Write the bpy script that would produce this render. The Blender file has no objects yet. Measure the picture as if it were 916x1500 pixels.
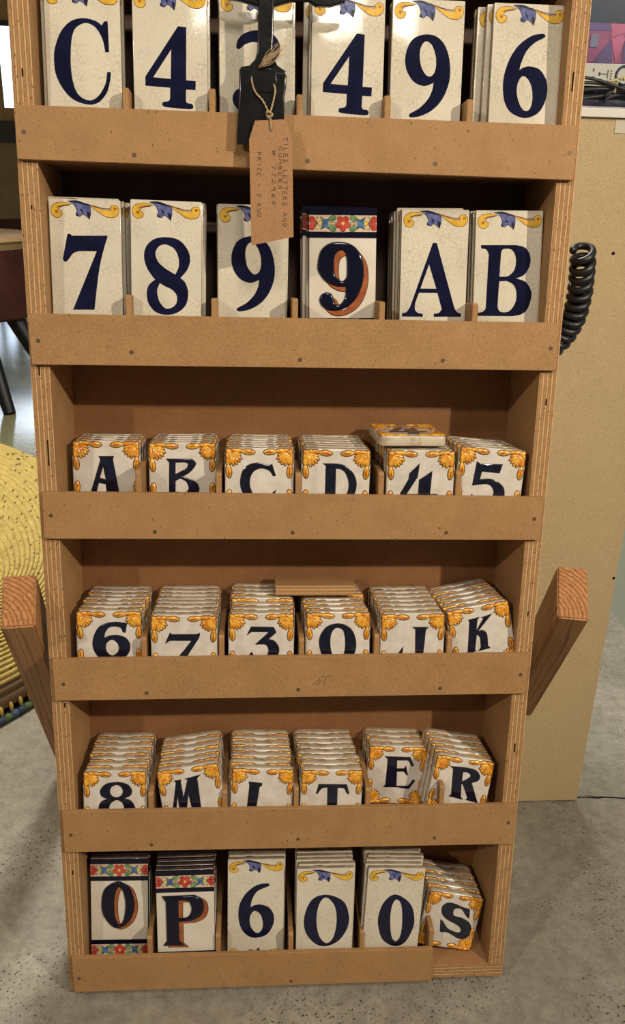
import bpy, bmesh, math, random
from mathutils import Matrix, Vector
random.seed(7)
PI = math.pi
sc = bpy.context.scene
col = sc.collection

# ------------------------------------------------------------------ camera
cam_d = bpy.data.cameras.new('camera')
cam = bpy.data.objects.new('camera', cam_d); col.objects.link(cam)
cam_d.sensor_fit = 'VERTICAL'; cam_d.sensor_height = 36.0; cam_d.lens = 29.74
cam_d.clip_start = 0.02; cam_d.clip_end = 60
r, d, f = (0.99777, -0.06079, 0.02744), (0.00303, -0.36962, -0.92918), (0.06663, 0.92719, -0.36861)
cam.matrix_world = Matrix(((r[0], -d[0], -f[0], -0.04581), (r[1], -d[1], -f[1], -0.80762), (r[2], -d[2], -f[2], 0.99746), (0, 0, 0, 1)))
sc.camera = cam

# ------------------------------------------------------------------ world, exposure, lights
w = bpy.data.worlds.new('world'); sc.world = w; w.use_nodes = True
w.node_tree.nodes['Background'].inputs[0].default_value = (1.0, 0.88, 0.74, 1)
w.node_tree.nodes['Background'].inputs[1].default_value = 0.11
sc.view_settings.view_transform = 'Standard'; sc.view_settings.look = 'None'
sc.view_settings.gamma = 1.0; sc.view_settings.use_curve_mapping = False
sc.view_settings.exposure = 0.2

def spot(name, loc, target, energy, color, size=60, blend=.8, radius=.05):
    l = bpy.data.lights.new(name, 'SPOT'); l.energy = energy; l.color = color
    l.spot_size = math.radians(size); l.spot_blend = blend; l.shadow_soft_size = radius
    o = bpy.data.objects.new(name, l); col.objects.link(o); o.location = loc
    o.rotation_euler = (Vector(target)-Vector(loc)).to_track_quat('-Z', 'Y').to_euler()
    return o
def area(name, loc, target, energy, color, sx, sy):
    l = bpy.data.lights.new(name, 'AREA'); l.energy = energy; l.color = color
    l.shape = 'RECTANGLE'; l.size = sx; l.size_y = sy
    o = bpy.data.objects.new(name, l); col.objects.link(o); o.location = loc
    o.rotation_euler = (Vector(target)-Vector(loc)).to_track_quat('-Z', 'Y').to_euler()
    return o
WARM = (1.0, 0.86, 0.68)
spot('ceiling_spot_key', (1.5, -1.6, 1.95), (0.0, 0.0, 0.85), 140, WARM, 60, 1.0, .028)
spot('ceiling_spot_left', (-1.6, -1.75, 2.1), (0.1, 0.0, 0.85), 66, WARM, 60, 1.0, .04)
spot('ceiling_spot_rug', (-1.3, 0.2, 2.6), (-1.1, 1.2, 0.0), 95, (1.0, .88, .66), 70, .9, .1)
area('fill_wall_right', (0.35, 1.9, 2.6), (0.75, 0.9, 0.3), 60, (1.0, .93, .82), .6, .6)  # added fill lamp, brightens the pale wall at the right
area('ceiling_panel_front', (0.3, -1.6, 2.7), (0.1, -.1, 0.0), 22, (1.0, .9, .76), .5, .5)
area('window_daylight', (-2.6, 7.4, 1.6), (-1.2, 2.5, 0.3), 60, (.75, .85, 1.0), 1.6, 1.6)

# ------------------------------------------------------------------ materials
def new_mat(name):
    m = bpy.data.materials.new(name); m.use_nodes = True
    nt = m.node_tree; b = nt.nodes['Principled BSDF']
    return m, nt, b
def N(nt, t, **k):
    n = nt.nodes.new(t)
    for a, v in k.items():
        if a in n.inputs: n.inputs[a].default_value = v
        else: setattr(n, a, v)
    return n
def lk(nt, a, b): nt.links.new(a, b)
def ramp(nt, fac, stops):
    n = nt.nodes.new('ShaderNodeValToRGB'); e = n.color_ramp.elements
    while len(e) < len(stops): e.new(.5)
    for i, (p, c) in enumerate(stops):
        e[i].position = p; e[i].color = (*c, 1) if len(c) == 3 else c
    lk(nt, fac, n.inputs[0]); return n.outputs[0]
def coords(nt, scale=(1, 1, 1), rnd=False):
    tc = nt.nodes.new('ShaderNodeTexCoord'); mp = nt.nodes.new('ShaderNodeMapping')
    mp.inputs['Scale'].default_value = scale; lk(nt, tc.outputs['Object'], mp.inputs[0])
    if rnd:
        oi = nt.nodes.new('ShaderNodeObjectInfo'); m = N(nt, 'ShaderNodeMath', operation='MULTIPLY'); m.inputs[1].default_value = 7.0
        lk(nt, oi.outputs['Random'], m.inputs[0]); lk(nt, m.outputs[0], mp.inputs['Location'])
    return mp.outputs[0]
def noise(nt, vec, scale, detail=3, rough=.5):
    n = N(nt, 'ShaderNodeTexNoise'); n.inputs['Scale'].default_value = scale
    n.inputs['Detail'].default_value = detail; n.inputs['Roughness'].default_value = rough
    lk(nt, vec, n.inputs['Vector']); return n.outputs['Fac']
def mix(nt, fac, a, b, mode='MIX'):
    n = nt.nodes.new('ShaderNodeMix'); n.data_type = 'RGBA'; n.blend_type = mode
    for v, i in ((fac, 0), (a, 6), (b, 7)):
        if isinstance(v, (int, float)): n.inputs[i].default_value = v
        elif isinstance(v, tuple): n.inputs[i].default_value = (*v, 1)
        else: lk(nt, v, n.inputs[i])
    return n.outputs[2]
def bump(nt, b, h, strength, dist=.001):
    n = nt.nodes.new('ShaderNodeBump'); n.inputs['Strength'].default_value = strength
    n.inputs['Distance'].default_value = dist; lk(nt, h, n.inputs['Height']); lk(nt, n.outputs[0], b.inputs['Normal'])
def plain(name, c, rough=.5, spec=.5, metal=0, coat=0):
    m, nt, b = new_mat(name); b.inputs['Base Color'].default_value = (*c, 1)
    b.inputs['Roughness'].default_value = rough; b.inputs['Metallic'].default_value = metal
    b.inputs['Specular IOR Level'].default_value = spec; b.inputs['Coat Weight'].default_value = coat
    b.inputs['Coat Roughness'].default_value = .08
    return m

def fibre_board(name, c1, c2, speck, rnd=False, sp=.035):
    m, nt, b = new_mat(name); v = coords(nt, rnd=rnd)
    base = ramp(nt, noise(nt, v, 22, 7, .75), [(.3, c1), (.7, c2)])
    fine = ramp(nt, noise(nt, v, 900, 3, .7), [(.34, (.62, .58, .54)), (.52, (1, 1, 1)), (.72, (1.12, 1.12, 1.1))])
    c = mix(nt, .8, base, fine, 'MULTIPLY')
    sv = coords(nt, (1, 1, .6), rnd)
    s = ramp(nt, noise(nt, sv, 420, 2, .5), [(.26, (1, 1, 1)), (.30, (0, 0, 0))])
    c = mix(nt, s, c, speck)
    lk(nt, c, b.inputs['Base Color']); b.inputs['Roughness'].default_value = .62
    b.inputs['Specular IOR Level'].default_value = .3
    bump(nt, b, noise(nt, v, 700, 3, .6), .25, .0006)
    return m
M_MDF = fibre_board('mdf_strip', (.345, .19, .076), (.43, .245, .103), (.11, .05, .018), True)
M_BACK = fibre_board('hardboard_back', (.25, .115, .045), (.31, .15, .062), (.12, .05, .02))
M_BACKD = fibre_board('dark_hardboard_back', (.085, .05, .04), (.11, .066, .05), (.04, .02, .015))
M_SIDE = fibre_board('veneer_side', (.40, .225, .098), (.48, .28, .125), (.18, .09, .035))
M_SHELF = fibre_board('shelf_face', (.36, .19, .08), (.44, .24, .11), (.15, .07, .03))
M_BEIGE = fibre_board('beige_board', (.56, .43, .235), (.61, .47, .26), (.30, .2, .1))

def ply_edge(name, axis, origin, pitch):
    """cut edge of plywood: layers across the given axis"""
    m, nt, b = new_mat(name); v = coords(nt)
    sep = nt.nodes.new('ShaderNodeSeparateXYZ'); lk(nt, v, sep.inputs[0])
    wob = noise(nt, coords(nt, (1, 1, 1)), 9, 2)
    a = N(nt, 'ShaderNodeMath', operation='MULTIPLY_ADD'); lk(nt, wob, a.inputs[0]); a.inputs[1].default_value = .0016; lk(nt, sep.outputs[axis], a.inputs[2])
    s = N(nt, 'ShaderNodeMath', operation='SUBTRACT'); lk(nt, a.outputs[0], s.inputs[0]); s.inputs[1].default_value = origin
    q = N(nt, 'ShaderNodeMath', operation='DIVIDE'); lk(nt, s.outputs[0], q.inputs[0]); q.inputs[1].default_value = pitch
    fr = N(nt, 'ShaderNodeMath', operation='FRACT'); lk(nt, q.outputs[0], fr.inputs[0])
    band = ramp(nt, fr.outputs[0], [(0.0, (.60, .39, .20)), (.2, (.62, .41, .21)), (.28, (.30, .155, .062)), (.6, (.42, .245, .11)), (.92, (.30, .155, .06)), (1.0, (.60, .39, .20))])
    st = (1, 1, .12) if axis == 0 else (.12, 1, 1)
    grain = ramp(nt, noise(nt, coords(nt, st), 900, 3, .6), [(.3, (.74, .72, .7)), (.6, (1.06, 1.05, 1.03))])
    c = mix(nt, .7, band, grain, 'MULTIPLY')
    st2 = (1, 1, .45) if axis == 0 else (.45, 1, 1)
    pores = ramp(nt, noise(nt, coords(nt, st2), 760, 2, .5), [(.315, (1, 1, 1)), (.345, (0, 0, 0))])
    c = mix(nt, pores, c, (.10, .045, .015))
    lk(nt, c, b.inputs['Base Color']); b.inputs['Roughness'].default_value = .7
    b.inputs['Specular IOR Level'].default_value = .2
    bump(nt, b, noise(nt, coords(nt, st), 700, 3, .6), .35, .0008)
    return m
M_PLYL = ply_edge('plywood_edge_left', 0, -.2832, .0049)
M_PLYR = ply_edge('plywood_edge_right', 0, .2642, .0049)
M_PLYH = ply_edge('plywood_edge_flat', 2, -.0832, .0049)
M_PLYB = ply_edge('plywood_scrap_edge', 2, -.001, .0043)

def pine(name):
    m, nt, b = new_mat(name); v = coords(nt, (1, 1, .035))
    n1 = noise(nt, v, 26, 2, .5)
    w1 = N(nt, 'ShaderNodeMath', operation='MULTIPLY'); lk(nt, n1, w1.inputs[0]); w1.inputs[1].default_value = 11.0
    fr = N(nt, 'ShaderNodeMath', operation='FRACT'); lk(nt, w1.outputs[0], fr.inputs[0])
    c = ramp(nt, fr.outputs[0], [(0, (.46, .235, .085)), (.7, (.43, .21, .07)), (.88, (.20, .075, .02)), (1, (.44, .22, .075))])
    f2 = ramp(nt, noise(nt, coords(nt, (1, 1, .02)), 900, 2, .5), [(.3, (.82, .8, .78)), (.7, (1.05, 1.05, 1.05))])
    lk(nt, mix(nt, .8, c, f2, 'MULTIPLY'), b.inputs['Base Color']); b.inputs['Roughness'].default_value = .5
    return m
def end_grain(name):
    m, nt, b = new_mat(name); v = coords(nt)
    mp = nt.nodes.new('ShaderNodeMapping'); mp.inputs['Location'].default_value = (.035, .03, 0); lk(nt, v, mp.inputs[0])
    wv = N(nt, 'ShaderNodeTexWave', wave_type='RINGS', rings_direction='Z'); wv.inputs['Scale'].default_value = 62
    wv.inputs['Distortion'].default_value = 3.0; wv.inputs['Detail'].default_value = 3; wv.inputs['Detail Scale'].default_value = 2.5; lk(nt, mp.outputs[0], wv.inputs['Vector'])
    c = ramp(nt, wv.outputs['Fac'], [(0, (.30, .115, .035)), (.35, (.44, .19, .065)), (1, (.52, .25, .095))])
    c = mix(nt, .7, c, ramp(nt, noise(nt, v, 260, 3, .7), [(.3, (.55, .5, .45)), (.6, (1.1, 1.1, 1.1))]), 'MULTIPLY')
    lk(nt, c, b.inputs['Base Color']); b.inputs['Roughness'].default_value = .75
    bump(nt, b, wv.outputs['Fac'], .5, .001)
    return m
M_PINE = pine('pine'); M_PEND = end_grain('pine_end_grain')

def crackle_glaze():
    m, nt, b = new_mat('crackle_glaze'); v = coords(nt, rnd=True)
    nz = N(nt, 'ShaderNodeTexNoise'); nz.inputs['Scale'].default_value = 160; lk(nt, v, nz.inputs['Vector'])
    vv = N(nt, 'ShaderNodeVectorMath', operation='MULTIPLY_ADD'); lk(nt, nz.outputs['Color'], vv.inputs[0]); vv.inputs[1].default_value = (.004, .004, .004); lk(nt, v, vv.inputs[2])
    vo = N(nt, 'ShaderNodeTexVoronoi', feature='DISTANCE_TO_EDGE'); vo.inputs['Scale'].default_value = 210; lk(nt, vv.outputs[0], vo.inputs['Vector'])
    line = ramp(nt, vo.outputs['Distance'], [(0.0, (1, 1, 1)), (.035, (.5, .5, .5)), (.085, (0, 0, 0))])
    msk = ramp(nt, noise(nt, v, 38, 2), [(.38, (.05, .05, .05)), (.6, (.46, .46, .46))])
    fac = mix(nt, 1.0, line, msk, 'MULTIPLY')
    base = ramp(nt, noise(nt, v, 20, 3), [(.3, (.60, .55, .44)), (.7, (.68, .63, .51))])
    lk(nt, mix(nt, fac, base, (.28, .22, .15)), b.inputs['Base Color'])
    b.inputs['Roughness'].default_value = .09; b.inputs['Specular IOR Level'].default_value = .4
    bump(nt, b, vo.outputs['Distance'], .05, .0006)
    return m
def mottled(name, c1, c2, scale, rough=.5, coat=0, bs=0, bscale=300, rnd=True, lo=.35, hi=.65):
    m, nt, b = new_mat(name); v = coords(nt, rnd=rnd)
    lk(nt, ramp(nt, noise(nt, v, scale, 3), [(lo, c1), (hi, c2)]), b.inputs['Base Color'])
    b.inputs['Roughness'].default_value = rough; b.inputs['Coat Weight'].default_value = coat; b.inputs['Coat Roughness'].default_value = .1
    if bs: bump(nt, b, noise(nt, v, bscale, 3), bs, .001)
    return m
M_CRACK = crackle_glaze()
M_BISC = mottled('biscuit_edge', (.30, .23, .16), (.46, .38, .28), 60, .75)
M_SGLAZE = mottled('ivory_glaze', (.58, .53, .46), (.68, .63, .56), 70, .2, .5, .12, 120)
M_SEDGE = mottled('ivory_glaze_edge', (.42, .33, .22), (.62, .54, .41), 90, .45, .2, .25, 200, True, .34, .5)
M_DEDGE = mottled('dark_glazed_edge', (.05, .035, .03), (.15, .10, .075), 60, .5)
M_WGLAZE = mottled('white_glaze', (.66, .60, .50), (.72, .67, .57), 30, .12, .6)
M_NAVY = mottled('navy_print', (.003, .004, .022), (.006, .008, .038), 50, .12)
M_INK = mottled('blue_black_glaze', (.003, .004, .012), (.006, .009, .028), 90, .16, .8, .3, 160)
M_COBALT = plain('cobalt_relief', (.002, .003, .018), .09, .5, 0, .25)
M_TERRA = mottled('terracotta_glaze', (.28, .07, .02), (.40, .12, .035), 80, .3, .4)
M_BLACKLINE = plain('black_outline', (.006, .005, .006), .3)
M_YEL = mottled('yellow_scroll', (.62, .36, .035), (.80, .50, .07), 110, .2, .3)
M_BRN = plain('brown_outline', (.15, .045, .012), .35)
M_BLUE = mottled('blue_leaf', (.06, .075, .22), (.16, .18, .38), 240, .2, .3)
M_DBLUE = plain('dark_blue_vein', (.008, .009, .03), .25)
M_ORN = mottled('amber_relief', (.62, .21, .012), (.86, .46, .05), 190, .22, .7, 0, 0, True, .38, .62)
M_ORND = mottled('burnt_groove', (.30, .085, .012), (.45, .15, .02), 150, .3, .4)
M_DARKRIM = plain('dark_rim', (.06, .03, .018), .4)
M_CREAM = plain('cream_glaze', (.68, .52, .34), .25, .5, 0, .3)
M_RED = mottled('red_glaze', (.42, .03, .025), (.58, .09, .06), 150, .2, .5)
M_GREEN = mottled('green_glaze', (.08, .20, .08), (.22, .38, .18), 150, .2, .5)
M_SKYB = mottled('blue_glaze', (.03, .10, .24), (.10, .24, .42), 150, .2, .5)
M_YDOT = plain('yellow_glaze', (.75, .55, .08), .25, .5, 0, .3)
M_KRAFT = fibre_board('kraft_card', (.36, .19, .085), (.41, .22, .10), (.25, .12, .05), False)
M_PEN = plain('pen_ink', (.03, .015, .01), .6)
M_TWINE = mottled('jute_twine', (.36, .24, .12), (.56, .42, .24), 500, .85, 0, .5, 900)
M_TAPE = mottled('black_tape', (.003, .0035, .004), (.007, .0075, .008), 60, .22, .1, .35, 90)
M_CORD = plain('black_rubber', (.012, .012, .014), .38, .5)
M_NAIL = plain('nail_head', (.16, .12, .085), .45, .5, .6)
M_VOID = plain('ply_void', (.012, .007, .004), .9, .1)
M_PENCIL = plain('pencil_mark', (.16, .07, .03), .8)

# ------------------------------------------------------------------ helpers
def tag(o, label=None, cat=None, group=None, kind=None):
    if label: o['label'] = label
    if cat: o['category'] = cat
    if group: o['group'] = group
    if kind: o['kind'] = kind
    return o
def link(o, parent=None, mw=None):
    col.objects.link(o)
    if parent is not None: o.parent = parent
    if mw is not None: o.matrix_world = mw
    return o
def mesh_obj(name, bm, mats, parent=None, smooth=False, sharp=None):
    me = bpy.data.meshes.new(name); bm.normal_update(); bm.to_mesh(me); bm.free()
    for m in (mats if isinstance(mats, (list, tuple)) else [mats]): me.materials.append(m)
    if smooth:
        for p in me.polygons: p.use_smooth = True
        if sharp is not None: me.set_sharp_from_angle(angle=math.radians(sharp))
    return link(bpy.data.objects.new(name, me), parent)
def share(name, src, parent=None):
    return link(bpy.data.objects.new(name, src.data if hasattr(src, 'data') else src), parent)
def add_box(bm, x0, x1, y0, y1, z0, z1, mi=0, mx=None, bev=0):
    vs = [bm.verts.new((x, y, z)) for x in (x0, x1) for y in (y0, y1) for z in (z0, z1)]
    fs = []
    for q in ((0, 1, 3, 2), (4, 6, 7, 5), (0, 4, 5, 1), (2, 3, 7, 6), (0, 2, 6, 4), (1, 5, 7, 3)):
        fc = bm.faces.new([vs[i] for i in q]); fc.material_index = mi; fs.append(fc)
    if mx: bmesh.ops.transform(bm, matrix=mx, verts=vs)
    if bev:
        bmesh.ops.bevel(bm, geom=list({e for fc in fs for e in fc.edges}), offset=bev, segments=2, affect='EDGES', profile=.6)
    return fs
def box(name, x0, x1, y0, y1, z0, z1, mats, parent=None, bev=0):
    bm = bmesh.new(); add_box(bm, x0, x1, y0, y1, z0, z1, 0, None, bev); return mesh_obj(name, bm, mats, parent)
def add_tube(bm, pts, r, seg=8, mi=0, closed=False, cap=True):
    pts = [Vector(p) for p in pts]; n = len(pts); rings = []
    up = None
    for i, p in enumerate(pts):
        t = (pts[(i+1) % n] - pts[i-1]) if closed or 0 < i < n-1 else (pts[1]-pts[0] if i == 0 else pts[-1]-pts[-2])
        t.normalize()
        if up is None: up = t.orthogonal().normalized()
        up = (up - t*up.dot(t)).normalized(); s = t.cross(up)
        rr = r[i] if isinstance(r, (list, tuple)) else r
        rings.append([bm.verts.new(p + (up*math.cos(a)+s*math.sin(a))*rr) for a in [2*PI*k/seg for k in range(seg)]])
    for i in range(n if closed else n-1):
        a, b = rings[i], rings[(i+1) % n]
        for k in range(seg):
            fc = bm.faces.new((a[k], a[(k+1) % seg], b[(k+1) % seg], b[k])); fc.material_index = mi
    if cap and not closed:
        bm.faces.new(rings[0][::-1]).material_index = mi; bm.faces.new(rings[-1]).material_index = mi
def add_lathe(bm, prof, seg=32, centre=(0, 0, 0), mi=0):
    rings = []
    for r_, z in prof:
        rings.append([bm.verts.new((centre[0]+r_*math.cos(2*PI*k/seg), centre[1]+r_*math.sin(2*PI*k/seg), centre[2]+z)) for k in range(seg)] if r_ > 1e-6 else [bm.verts.new((centre[0], centre[1], centre[2]+z))])
    for a, b in zip(rings, rings[1:]):
        for k in range(seg):
            k2 = (k+1) % seg
            if len(a) == 1 and len(b) == 1: continue
            v = [a[0], b[k2], b[k]] if len(a) == 1 else ([a[k], a[k2], b[0]] if len(b) == 1 else [a[k], a[k2], b[k2], b[k]])
            bm.faces.new(v).material_index = mi
def cr_loop(txt, sub=6):
    """closed outline from 'x,y x,y! ...' (mm): smooth through plain points, corner at points marked !"""
    P = []
    for t in txt.split():
        c = t.endswith('!'); a, b = t.rstrip('!').split(','); P.append((float(a), float(b), c))
    n = len(P); out = []
    for i in range(n):
        p0, p1, p2, p3 = P[i-1], P[i], P[(i+1) % n], P[(i+2) % n]
        out.append((p1[0], p1[1]))
        if p1[2] and p2[2]: continue
        if p1[2]: p0 = p1
        if p2[2]: p3 = p2
        for s in range(1, sub):
            t = s/sub; q = []
            for k in (0, 1):
                m1 = (p2[k]-p0[k])/2; m2 = (p3[k]-p1[k])/2
                h = 2*t**3-3*t**2+1, t**3-2*t**2+t, -2*t**3+3*t**2, t**3-t**2
                q.append(h[0]*p1[k]+h[1]*m1+h[2]*p2[k]+h[3]*m2)
            out.append(tuple(q))
    return out
def flat_shape(loops, depth, bevel=0, off=0, dx=0, dz=0, y=0, sx=1, sz=1, res=1):
    """filled outline(s) standing in the xz plane, front towards -y, as one mesh (mm in, metres out)"""
    cu = bpy.data.curves.new('tmp', 'CURVE'); cu.dimensions = '2D'; cu.fill_mode = 'BOTH'
    cu.extrude = depth/2; cu.bevel_depth = bevel; cu.bevel_resolution = res; cu.offset = off
    for L in loops:
        sp = cu.splines.new('POLY'); sp.points.add(len(L)-1); sp.use_cyclic_u = True
        for p, q in zip(sp.points, L): p.co = ((q[0]*sx+dx)/1000, (q[1]*sz+dz)/1000, 0, 1)
    o = bpy.data.objects.new('tmp', cu); col.objects.link(o)
    dg = bpy.context.evaluated_depsgraph_get(); me = bpy.data.meshes.new_from_object(o.evaluated_get(dg))
    bpy.data.objects.remove(o); bpy.data.curves.remove(cu)
    me.transform(Matrix.Rotation(PI/2, 4, 'X')); me.transform(Matrix.Translation((0, y, 0)))
    return me
def join_meshes(name, parts, parent=None, smooth=0):
    """parts: (mesh, material) list -> one object"""
    bm = bmesh.new(); mats = []
    for me, m in parts:
        if m not in mats: mats.append(m)
        k = mats.index(m); n0 = len(bm.faces); bm.from_mesh(me); bm.faces.ensure_lookup_table()
        for fc in bm.faces[n0:]: fc.material_index = k
        bpy.data.meshes.remove(me)
    return mesh_obj(name, bm, mats, parent, bool(smooth), smooth or None)
def rounded_slab(w_, h_, t, rad, bev, mi_front=0, mi_side=1, cs=5):
    """tile body: front face at y=0 towards -y, bottom edge on z=0"""
    bm = bmesh.new()
    def loop(ins, y):
        vs = []; r_ = max(rad-ins, .0002)
        for cx, cz, a0 in ((w_/2-rad, h_-rad, 0), (-w_/2+rad, h_-rad, 90), (-w_/2+rad, rad, 180), (w_/2-rad, rad, 270)):
            for k in range(cs+1):
                a = math.radians(a0+90*k/cs); vs.append(bm.verts.new((cx+r_*math.cos(a), y, cz+r_*math.sin(a))))
        return vs
    st = [(bev, 0), (bev*.42, bev*.12), (bev*.1, bev*.45), (0, bev), (0, t-bev*.5), (bev*.4, t)]
    L = [loop(*s) for s in st]
    bm.faces.new(L[0][::1]).material_index = mi_front
    for j, (a, b) in enumerate(zip(L, L[1:])):
        n = len(a)
        for k in range(n): bm.faces.new((a[k], b[k], b[(k+1) % n], a[(k+1) % n])).material_index = mi_front if j < 2 else mi_side
    bm.faces.new(L[-1][::-1]).material_index = mi_side
    bmesh.ops.recalc_face_normals(bm, faces=bm.faces)
    return bm

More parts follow.
